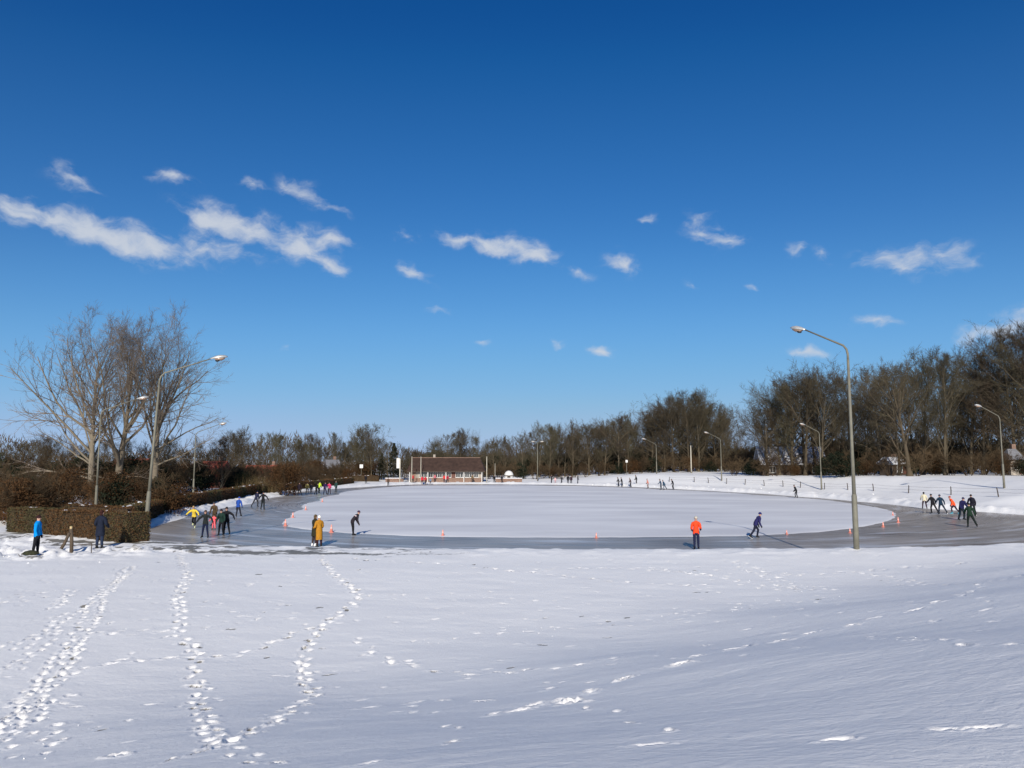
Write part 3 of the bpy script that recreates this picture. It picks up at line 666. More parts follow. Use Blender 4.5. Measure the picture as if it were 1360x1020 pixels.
TREES = [(47.9,142.9,13.3,"d",231,0,2),
(51.1,137.8,18.7,"d",322,0,4),
(52.1,127.0,18.2,"b",46,0,3),
(58.2,130.1,18.0,"d",231,0,7),
(60.2,123.5,17.8,"a",270,0,9),
(59.5,116.4,16.9,"a",237,0,12),
(66.8,123.2,20.1,"b",327,0,13),
(66.3,116.1,19.6,"c",208,0,15),
(79.7,128.2,21.5,"c",161,0,18),
(81.3,122.3,23.6,"a",205,0,23),
(82.5,119.6,23.9,"a",350,0,22),
(84.3,118.6,23.1,"d",192,0,21),
(49.8,149.5,7.4,"c",172,0,2),
(53.2,149.1,8.7,"a",68,0,5),
(54.7,141.9,18.9,"d",90,0,5),
(58.4,136.8,14.3,"b",214,0,8),
(60.6,129.9,13.9,"b",0,0,6),
(69.5,140.1,12.2,"c",10,0,10),
(69.7,133.1,12.7,"a",21,0,14),
(75.0,130.9,19.1,"c",151,0,16),
(78.3,129.2,20.1,"b",7,0,19),
(85.6,132.8,17.4,"d",294,0,24),
(89.1,133.0,19.5,"c",116,0,23),
(93.9,131.3,23.6,"b",351,0,23),
(58.0,165.6,13.6,"a",55,0,2),
(62.1,166.6,18.7,"d",131,0,5),
(65.4,160.9,16.9,"b",35,0,5),
(65.6,151.9,14.2,"a",143,0,8),
(70.3,153.0,13.0,"a",137,0,8),
(70.7,143.6,19.2,"c",188,0,11),
(80.7,152.4,22.1,"b",230,0,14),
(86.0,148.5,18.2,"b",302,0,17),
(84.7,140.7,15.6,"c",17,0,20),
(92.5,148.3,19.7,"c",163,0,20),
(91.8,141.4,19.2,"c",22,0,25),
(104.1,149.5,21.7,"c",180,0,23),
(105.4,146.3,27.2,"d",15,0,23),
(61.0,179.8,12.5,"a",311,0,2),
(61.6,169.7,19.3,"c",213,0,5),
(67.7,167.0,14.9,"d",225,0,5),
(72.0,163.6,16.4,"a",158,0,8),
(76.0,158.6,18.8,"a",254,0,11),
(84.1,160.8,18.6,"a",188,0,14),
(89.0,161.1,22.4,"b",175,0,17),
(93.8,158.2,17.6,"c",207,0,20),
(98.4,155.2,20.4,"b",109,0,26),
(106.6,159.9,26.0,"b",68,0,23),
(114.5,163.0,22.0,"a",141,0,23),
(46.1,137.0,12.7,"d",57,0,0),
(49.4,140.0,15.7,"b",230,0,1),
(51.1,138.0,17.5,"d",241,0,5),
(55.8,139.0,18.9,"b",140,0,5),
(35.8,192.5,16.4,"d",344,1,27),
(38.8,192.6,17.3,"d",164,1,32),
(39.3,184.3,18.2,"a",347,1,30),
(44.4,189.8,20.2,"a",328,1,31),
(46.5,188.7,20.6,"c",121,1,33),
(51.6,192.2,17.4,"a",228,1,34),
(53.2,189.5,15.1,"c",39,1,37),
(56.1,186.0,11.4,"b",5,1,36),
(34.8,194.6,14.3,"c",276,1,28),
(39.9,199.6,14.7,"b",201,1,29),
(44.8,201.4,19.4,"d",198,1,32),
(46.8,198.9,17.1,"a",192,1,32),
(51.0,200.9,17.4,"c",237,1,35),
(55.0,204.3,18.0,"a",109,1,35),
(56.2,198.2,14.4,"c",274,1,38),
(38.5,207.2,13.0,"a",178,1,29),
(41.8,204.9,17.1,"d",140,1,32),
(45.4,204.8,16.5,"a",219,1,32),
(50.3,206.3,19.3,"b",240,1,35),
(53.9,209.8,16.5,"d",252,1,35),
(58.4,211.6,13.6,"d",269,1,38),
(62.8,213.0,9.4,"b",267,1,38),
(40.3,217.4,13.7,"b",155,1,29),
(46.9,224.7,18.1,"d",102,1,32),
(48.6,215.9,21.9,"d",14,1,32),
(52.4,215.2,16.7,"a",251,1,35),
(55.4,216.5,15.8,"d",211,1,35),
(62.4,223.0,15.1,"b",242,1,38),
(64.9,218.2,7.5,"d",268,1,38),
(-25.3,193.6,7.5,"b",359,2,40),
(-20.1,186.3,9.5,"b",6,2,39),
(-16.3,189.9,11.5,"d",53,2,42),
(-12.9,193.1,12.5,"c",101,2,43),
(-8.9,196.8,11.0,"d",271,2,45),
(-4.7,192.6,10.3,"b",271,2,48),
(-1.9,192.7,10.7,"b",119,2,49),
(3.0,193.7,11.5,"b",161,2,51),
(7.1,196.9,14.3,"b",49,2,52),
(9.3,188.9,13.3,"c",198,2,54),
(12.2,196.2,13.6,"b",102,2,56),
(15.5,194.4,14.5,"b",291,2,55),
(20.0,197.2,13.4,"a",258,2,58),
(23.3,190.2,13.6,"b",36,2,57),
(26.2,186.3,15.0,"d",75,2,60),
(29.1,187.4,15.0,"b",144,2,61),
(-26.4,199.0,2.7,"d",39,2,41),
(-22.2,202.3,6.5,"c",220,2,41),
(-19.3,202.8,7.0,"a",102,2,44),
(-16.5,203.8,8.1,"d",99,2,44),
(-12.1,199.4,7.8,"c",43,2,44),
(-7.7,206.9,5.8,"d",291,2,46),
(-3.4,204.4,5.6,"c",143,2,50),
(1.8,207.4,6.4,"d",68,2,50),
(7.0,209.0,9.9,"d",92,2,53),
(10.6,207.1,13.8,"c",154,2,56),
(13.8,198.4,11.1,"a",118,2,56),
(17.8,210.0,13.1,"b",337,2,56),
(20.5,200.5,13.5,"d",328,2,59),
(23.4,199.7,11.9,"a",58,2,59),
(28.5,207.3,15.0,"d",258,2,62),
(30.0,200.6,13.4,"a",132,2,62),
(34.5,209.3,11.9,"d",266,2,62),
(-25.2,218.3,4.4,"a",281,2,41),
(-20.9,219.8,10.7,"b",197,2,44),
(-16.3,212.6,10.1,"a",219,2,44),
(-11.0,215.7,8.3,"c",187,2,47),
(-6.9,216.4,9.4,"c",339,2,47),
(-2.0,214.1,11.1,"b",299,2,50),
(0.5,212.4,6.7,"d",27,2,50),
(6.0,219.7,13.2,"c",37,2,53),
(10.8,213.2,10.3,"c",124,2,56),
(13.3,211.7,9.2,"d",73,2,56),
(19.6,220.5,12.1,"a",25,2,56),
(23.8,216.1,13.1,"a",182,2,59),
(27.4,212.0,13.4,"d",233,2,59),
(32.7,218.3,12.5,"c",271,2,62),
(-29.8,226.3,7.5,"d",58,2,41),
(-25.6,226.5,6.4,"c",140,2,41),
(-22.5,231.1,7.5,"b",324,2,44),
(-18.5,225.7,7.1,"b",349,2,44),
(-15.6,223.5,12.7,"d",13,2,44),
(-11.0,224.0,8.1,"a",44,2,47),
(-5.4,224.7,10.1,"c",247,2,50),
(-1.2,225.3,9.4,"b",38,2,50),
(4.1,228.2,7.5,"b",227,2,53),
(8.1,225.9,10.0,"c",78,2,53),
(13.4,234.9,13.1,"b",218,2,56),
(18.0,229.9,12.3,"c",40,2,56),
(22.4,228.0,12.1,"d",153,2,59),
(27.2,222.9,13.9,"a",355,2,59),
(31.9,231.6,13.6,"c",73,2,62),
(35.2,230.8,15.1,"a",165,2,62),
(-67.6,181.9,11.5,"c",224,3,63),
(-64.4,182.7,12.6,"b",204,3,64),
(-58.7,179.8,10.9,"a",185,3,66),
(-52.1,172.3,10.3,"e",198,3,69),
(-50.2,179.9,10.0,"d",276,3,71),
(-47.3,178.4,10.7,"a",232,3,70),
(-42.1,175.0,10.9,"e",29,3,72),
(-39.4,178.1,9.2,"d",32,3,73),
(-35.2,175.3,12.0,"c",41,3,76),
(-32.1,173.1,12.9,"a",324,3,75),
(-28.4,173.0,9.0,"d",125,3,78),
(-25.2,177.3,7.7,"c",235,3,79),
(-72.6,193.2,7.6,"d",249,3,65),
(-67.9,190.5,8.3,"a",210,3,65),
(-64.5,193.3,8.3,"a",193,3,68),
(-59.6,192.3,6.1,"a",268,3,67),
(-53.6,182.9,8.9,"d",74,3,71),
(-51.3,184.5,6.1,"b",164,3,71),
(-49.4,187.3,8.6,"a",241,3,71),
(-45.5,184.0,7.1,"b",31,3,74),
(-41.1,182.9,6.5,"a",160,3,74),
(-39.1,184.7,9.4,"b",307,3,77),
(-35.8,189.1,12.3,"b",143,3,77),
(-33.1,192.5,5.3,"e",281,3,80),
(-28.5,185.5,3.6,"c",338,3,80),
(-72.4,198.7,11.1,"a",111,3,65),
(-68.5,202.1,9.0,"e",264,3,68),
(-63.7,202.0,11.8,"b",5,3,68),
(-59.1,203.2,7.1,"b",215,3,71),
(-52.8,195.2,9.3,"c",74,3,71),
(-51.8,202.8,8.0,"e",136,3,71),
(-45.8,194.1,6.9,"b",0,3,74),
(-45.1,203.3,9.0,"b",42,3,74),
(-41.0,200.1,8.9,"d",355,3,77),
(-38.0,203.8,10.2,"e",155,3,77),
(-34.2,195.5,10.1,"a",225,3,80),
(-31.9,199.3,6.1,"b",159,3,80),
(-28.5,197.9,4.8,"d",341,3,80),
(-79.5,211.6,11.6,"d",346,3,65),
(-76.7,214.6,8.0,"d",6,3,65),
(-70.5,211.9,7.9,"c",288,3,68),
(-68.0,212.5,6.8,"b",315,3,68),
(-64.6,211.0,5.9,"c",172,3,68),
(-59.6,210.2,9.5,"b",102,3,71),
(-54.7,205.4,8.8,"c",288,3,71),
(-52.3,211.1,8.8,"d",47,3,74),
(-49.6,210.9,9.8,"b",92,3,74),
(-45.2,204.6,7.2,"a",51,3,74),
(-42.4,205.9,11.3,"d",37,3,77),
(-40.4,213.1,8.8,"b",331,3,77),
(-36.0,205.8,7.4,"d",169,3,80),
(-31.6,210.9,4.2,"e",358,3,80),
(-77.6,111.4,5.6,"a",133,4,81),
(-76.1,112.8,5.6,"a",285,4,83),
(-75.0,115.1,7.3,"a",313,4,83),
(-69.2,111.6,8.3,"c",280,4,82),
(-70.0,116.6,8.1,"b",264,4,84),
(-66.5,117.9,6.8,"a",321,4,87),
(-63.6,118.9,7.7,"d",295,4,88),
(-57.5,112.7,7.7,"c",136,4,91),
(-53.3,109.7,7.2,"b",122,4,90),
(-52.2,115.6,8.3,"c",86,4,93),
(-50.8,121.9,8.1,"b",62,4,97),
(-41.3,108.1,8.0,"c",123,4,96),
(-88.0,124.3,4.4,"a",232,4,83),
(-86.1,124.5,2.8,"b",157,4,83),
(-88.4,133.9,4.0,"a",81,4,83),
(-82.4,128.6,7.7,"d",60,4,83),
(-76.3,124.4,6.9,"c",124,4,85),
(-74.2,126.6,5.7,"a",343,4,86),
(-70.7,127.6,5.6,"a",240,4,89),
(-71.5,134.6,4.5,"d",144,4,89),
(-68.8,135.9,4.9,"d",222,4,92),
(-60.3,123.6,4.7,"c",268,4,92),
(-59.0,127.9,8.0,"a",151,4,94),
(-58.0,134.6,6.3,"c",156,4,95),
(-53.3,134.3,7.0,"d",124,4,98),
(-96.7,136.7,4.1,"b",279,4,83),
(-97.0,141.5,4.9,"a",340,4,83),
(-95.1,143.6,5.0,"b",113,4,83),
(-89.8,141.9,8.3,"a",50,4,83),
(-83.6,137.8,5.7,"d",0,4,86),
(-85.5,146.2,8.0,"b",32,4,86),
(-79.7,142.3,5.6,"b",182,4,89),
(-73.8,139.2,6.5,"d",160,4,89),
(-72.7,143.0,4.6,"d",105,4,92),
(-72.3,148.0,5.6,"a",100,4,92),
(-69.1,148.0,5.3,"a",88,4,92),
(-63.8,145.8,7.3,"b",98,4,95),
(-60.3,149.7,5.9,"c",160,4,98)]
TREE_LABELS = ["front tall bare tree in the wood left of the snowy-roofed house", "second-row tall bare tree in the wood left of the snowy-roofed house", "rear tall bare tree in the wood left of the snowy-roofed house", "front tall bare tree in the wood above the snowy-roofed house", "second-row tall bare tree in the wood above the snowy-roofed house", "rear tall bare tree in the wood above the snowy-roofed house", "front tall bare tree in the wood behind the tall near lamp", "second-row tall bare tree in the wood behind the tall near lamp", "rear tall bare tree in the wood behind the tall near lamp", "front tall bare tree in the wood left of the pale-trunked tree", "second-row tall bare tree in the wood left of the pale-trunked tree", "rear tall bare tree in the wood left of the pale-trunked tree", "front tall bare tree in the wood around the pale-trunked tree", "second-row tall bare tree in the wood around the pale-trunked tree", "rear tall bare tree in the wood around the pale-trunked tree", "front tall bare tree in the wood above the cream and black skaters", "second-row tall bare tree in the wood above the cream and black skaters", "rear tall bare tree in the wood above the cream and black skaters", "front tall bare tree in the wood above the orange and green jackets", "second-row tall bare tree in the wood above the orange and green jackets", "rear tall bare tree in the wood above the orange and green jackets", "front tall bare tree in the wood at the right edge of the picture", "second-row tall bare tree in the wood at the right edge of the picture", "rear tall bare tree in the wood at the right edge of the picture", "front tall bare tree in the wood behind the lamp at the right edge", "second-row tall bare tree in the wood behind the lamp at the right edge", "rearmost tall bare tree in the wood behind the lamp at the right edge", "front bare tree in the domed clump behind the lamp at the far bend", "second-row bare tree in the domed clump behind the lamp at the far bend", "rear bare tree in the domed clump behind the lamp at the far bend", "front bare tree in the domed clump left of the bare wooden pole", "second-row bare tree in the domed clump left of the bare wooden pole", "rear bare tree in the domed clump left of the bare wooden pole", "front bare tree in the domed clump right of the bare wooden pole", "second-row bare tree in the domed clump right of the bare wooden pole", "rear bare tree in the domed clump right of the bare wooden pole", "front bare tree in the domed clump behind the mid-bank lamp", "second-row bare tree in the domed clump behind the mid-bank lamp", "rear bare tree in the domed clump behind the mid-bank lamp", "front bare brown tree of the far wood behind the left end of the clubhouse", "second-row bare brown tree of the far wood behind the left end of the clubhouse", "rear bare brown tree of the far wood behind the left end of the clubhouse", "front bare brown tree of the far wood behind the middle of the clubhouse", "second-row bare brown tree of the far wood behind the middle of the clubhouse", "rear bare brown tree of the far wood behind the middle of the clubhouse", "front bare brown tree of the far wood behind the right end of the clubhouse", "second-row bare brown tree of the far wood behind the right end of the clubhouse", "rear bare brown tree of the far wood behind the right end of the clubhouse", "front bare brown tree of the far wood behind the white dome", "second-row bare brown tree of the far wood behind the white dome", "rear bare brown tree of the far wood behind the white dome", "front bare brown tree of the far wood behind the double-headed lamp", "second-row bare brown tree of the far wood behind the double-headed lamp", "rear bare brown tree of the far wood behind the double-headed lamp", "front bare brown tree of the far wood behind the far middle group of people", "second-row bare brown tree of the far wood behind the far middle group of people", "rear bare brown tree of the far wood behind the far middle group of people", "front bare brown tree of the far wood well left of the small pale sign", "second-row bare brown tree of the far wood well left of the small pale sign", "rear bare brown tree of the far wood well left of the small pale sign", "front bare brown tree of the far wood near the small pale sign", "second-row bare brown tree of the far wood near the small pale sign", "rear bare brown tree of the far wood near the small pale sign", "front bare tree in the belt left of the red-roofed house", "second-row bare tree in the belt left of the red-roofed house", "rear bare tree in the belt left of the red-roofed house", "front bare tree in the belt above the red-roofed house", "second-row bare tree in the belt above the red-roofed house", "rear bare tree in the belt above the red-roofed house", "front bare tree in the belt behind the far left skaters", "second-row bare tree in the belt behind the far left skaters", "rear bare tree in the belt behind the far left skaters", "front bare tree in the belt around the grey-roofed cottage", "second-row bare tree in the belt around the grey-roofed cottage", "rear bare tree in the belt around the grey-roofed cottage", "front bare tree in the belt left of the conifers", "second-row bare tree in the belt left of the conifers", "rear bare tree in the belt left of the conifers", "front bare tree in the belt right of the conifers", "second-row bare tree in the belt right of the conifers", "rear bare tree in the belt right of the conifers", "front low bare tree in the thicket at the left edge", "second-row low bare tree in the thicket at the left edge", "rear low bare tree in the thicket at the left edge", "front low bare tree in the thicket left of the poplars", "second-row low bare tree in the thicket left of the poplars", "rear low bare tree in the thicket left of the poplars", "front low bare tree in the thicket between the left and middle poplars", "second-row low bare tree in the thicket between the left and middle poplars", "rear low bare tree in the thicket between the left and middle poplars", "front low bare tree in the thicket behind the right poplar", "second-row low bare tree in the thicket behind the right poplar", "rear low bare tree in the thicket behind the right poplar", "front low bare tree in the thicket left of the narrow red house", "second-row low bare tree in the thicket left of the narrow red house", "rear low bare tree in the thicket left of the narrow red house", "front low bare tree in the thicket above the narrow red house", "second-row low bare tree in the thicket above the narrow red house", "rear low bare tree in the thicket above the narrow red house"]
WOODS = ["wood behind the high snowy bank", "domed clump at the end of the bank", "wood beyond the far end of the ice", "tree belt left of the clubhouse", "thicket behind the poplars"]
hmaxes = {k: hmax(v[1]) for k, v in PROTO.items()}
for (x, y, h, k, rot, g, li) in TREES:
    tm, cm = PROTO[k]
    tree_thing('bare_tree', tm, cm, M_TRUNK, M_TWIG, TREE_LABELS[li], 'tree', (x, y, gz(x, y)), R(rot), h / hmaxes[k], WOODS[g])
# three big poplars on the left
POP = [(-50.94, 92.0, 21, 19.3, 'leftmost of the three tall bare poplars, with a long low limb reaching left'),
       (-46.55, 89.0, 22, 18.0, 'middle one of the three tall bare poplars, with the thickest pale trunk'),
       (-43.94, 93.0, 23, 19.3, 'rightmost of the three tall bare poplars, beside the street lamp')]
for i, (x, y, seed, h, lab) in enumerate(POP):
    T = Tree(seed)
    T.grow(h, .50 if i == 1 else .42, clear=.24, nl=20, spread=(25, 54), l1=.54, nb=8, nt=8, nf=6, up=.06, trunk_wander=.09, tw=1.15, shape='vase', lead=.86, twr=.0082)
    if i == 0:
        T.branch(Vector((0, 0, h * .12)), Vector((-.9, 0, .42)).normalized(), 11.5, .15, 7, 6, 4, .03, 1.0, .012)
        T.branch(Vector((0, 0, h * .2)), Vector((-.8, .2, .5)).normalized(), 8.5, .12, 6, 6, 4, .03, 1.0, .01)
        for zz_, dx_, L_ in ((.27, -.72, 13.5), (.33, -.55, 12.5), (.4, -.75, 11.5)): T.branch(Vector((0, 0, h * zz_)), Vector((dx_, -.1, .75)).normalized(), L_, .17, 9, 7, 6, .03, 1.1, .0095)
    if i == 1:
        T.branch(Vector((0, 0, h * .13)), Vector((-.9, -.2, .25)).normalized(), 5.5, .09, 5, 6, 4, -.03, 1.0, .012)
        T.branch(Vector((0, 0, h * .12)), Vector((.95, -.2, .25)).normalized(), 6.5, .09, 5, 6, 4, -.05, 1.0, .012)
    if i == 2:
        T.branch(Vector((0, 0, h * .2)), Vector((.9, .0, .42)).normalized(), 8.0, .12, 7, 6, 4, .02, 1.0, .012)
        T.branch(Vector((0, 0, h * .3)), Vector((.9, .1, .5)).normalized(), 8.5, .12, 7, 6, 4, .01, 1.0, .01)
        for zz_, dx_, L_ in ((.35, .5, 12.0), (.42, .6, 10.0)): T.branch(Vector((0, 0, h * zz_)), Vector((dx_, -.1, .75)).normalized(), L_, .16, 9, 7, 6, .03, 1.1, .0095)
    tm, cm = T.meshes('poplar_tree')
    tree_thing('poplar_tree', tm, cm, M_TRUNK_P, M_TWIG_P, lab, 'tree', (x, y, gz(x, y)), 0, 1.0, 'three big poplars')
# oak with a pale forked trunk standing forward of the right-hand wood
T = Tree(31); T.grow(17.5, .42, clear=.30, nl=12, spread=(35, 60), l1=.46, nb=7, nt=7, nf=5, tw=1.1, twr=.013)
T.branch(Vector((0, 0, 2.6)), Vector((-.75, -.1, .62)).normalized(), 7.0, .2, 6, 6, 5, .03, 1.0, .013)
tm, cm = T.meshes('oak_tree'); x = 57.68
tree_thing('oak_tree', tm, cm, M_TRUNK_O, M_TWIG, 'bare tree with a pale thick trunk and low left limb behind the bank', 'tree', (x, 110, gz(x, 110)), 0, .84)
T = Tree(33); T.grow(16.5, .34, clear=.35, nl=12, spread=(30, 55), l1=.44, nb=7, nt=7, nf=5, tw=1.1, twr=.013)
tm, cm = T.meshes('oak_tree'); x = 51.9
tree_thing('oak_tree', tm, cm, M_TRUNK_O, M_TWIG, 'bare tree with brown trunk standing before the snowy-roofed house', 'tree', (x, 134, gz(x, 134)), 0, 1.0)

# evergreen conifer by the clubhouse
def conifer(seed, H, w):
    rg = random.Random(seed); V, Fc = [], []
    mb = MB().tube([(0, 0, -.3), (0, 0, H * .5), (0, 0, H * .98)], [.2, .12, .02], 7)
    for i in range(4200):
        t = rg.random() ** .8; z = H * (.08 + .92 * t); rr = w * (1 - t) ** .85 * (.45 + .55 * rg.random()) * (.8 + .3 * math.sin(z * 5.2))
        a = rg.random() * 6.2832; c = Vector((math.cos(a) * rr, math.sin(a) * rr, z - rr * .25))
        d = Vector((math.cos(a), math.sin(a), rg.uniform(-.5, .2))).normalized(); sdir = d.cross(Vector((0, 0, 1))).normalized()
        L = rg.uniform(.18, .38); k = len(V); up_ = Vector((0, 0, .05))
        V += [c - sdir * L * .3, c + sdir * L * .3, c + d * L, c + up_ + d * L * .3]; Fc += [(k, k + 1, k + 3), (k + 1, k + 2, k + 3), (k + 2, k, k + 3)]
    return mb.mesh('conifer_trunk', True), mesh_of('conifer_crown', V, Fc)
tm, cm = conifer(3, 8.6, 2.3)
for px_, y_, s_, lab in ((-27.16, 174.0, 1.0, 'dark green conifer left of the clubhouse, the taller one'), (-30.61, 178.0, .72, 'shorter dark green conifer standing left of the taller conifer')):
    t = tree_thing('conifer_tree', tm, cm, M_TRUNK, M_GLEAF, lab, 'tree', (px_, y_, gz(px_, y_)), 0, s_)

# ------------------------------------------------------------------ shrubs
def leaf_cloud(seed, n, fn, size, flat=.5):
    rg = random.Random(seed); V, Fc = [], []
    for i in range(n):
        c = fn(rg)
        if c is None: continue
        nrm = Vector((rg.gauss(0, 1), rg.gauss(0, 1), rg.gauss(0, 1) + flat)).normalized(); a = nrm.orthogonal().normalized(); b_ = nrm.cross(a)
        an = rg.random() * 6.28; u = a * math.cos(an) + b_ * math.sin(an); v = nrm.cross(u); L = size * rg.uniform(.6, 1.3); k = len(V)
        V += [c - u * L * .5, c + v * L * .28 + nrm * L * .1, c + u * L * .5, c - v * L * .28 + nrm * L * .1]; Fc.append((k, k + 1, k + 2, k + 3))
    return V, Fc
def shrub_mesh(seed, kind):
    T = Tree(seed); rg = T.rg
    n = 9 if kind == 't' else 6
    for i in range(n):
        a = rg.random() * 6.28; d = Vector((math.cos(a) * .5, math.sin(a) * .5, 1)).normalized()
        T.branch(Vector((math.cos(a) * .25, math.sin(a) * .25, -.15)), d, rg.uniform(2.6, 4.0), .045, 6, 6, 5 if kind == 't' else 2, .03, .7, .011)
    tm, cm = T.meshes('shrub')
    lv = None
    if kind != 't':
        lobes = [(Vector((rg.uniform(-1.2, 1.2), rg.uniform(-1.2, 1.2), rg.uniform(.7, 3.0))), rg.uniform(.7, 1.3)) for q in range(11)]
        def fn(r):
            c, q = r.choice(lobes); v = Vector((r.gauss(0, 1), r.gauss(0, 1), r.gauss(0, 1))).normalized() * q * r.random() ** .4
            return c + v if (c + v).z > 0 else None
        V, Fc = leaf_cloud(seed, 3600 if kind == 'o' else 3800, fn, .16 if kind == 'o' else .22)
        lv = mesh_of('shrub_leaves', V, Fc)
    return tm, cm, lv
SHP = {k: [shrub_mesh(40 + i * 7 + ord(k), k) for i in range(2)] for k in 'tog'}
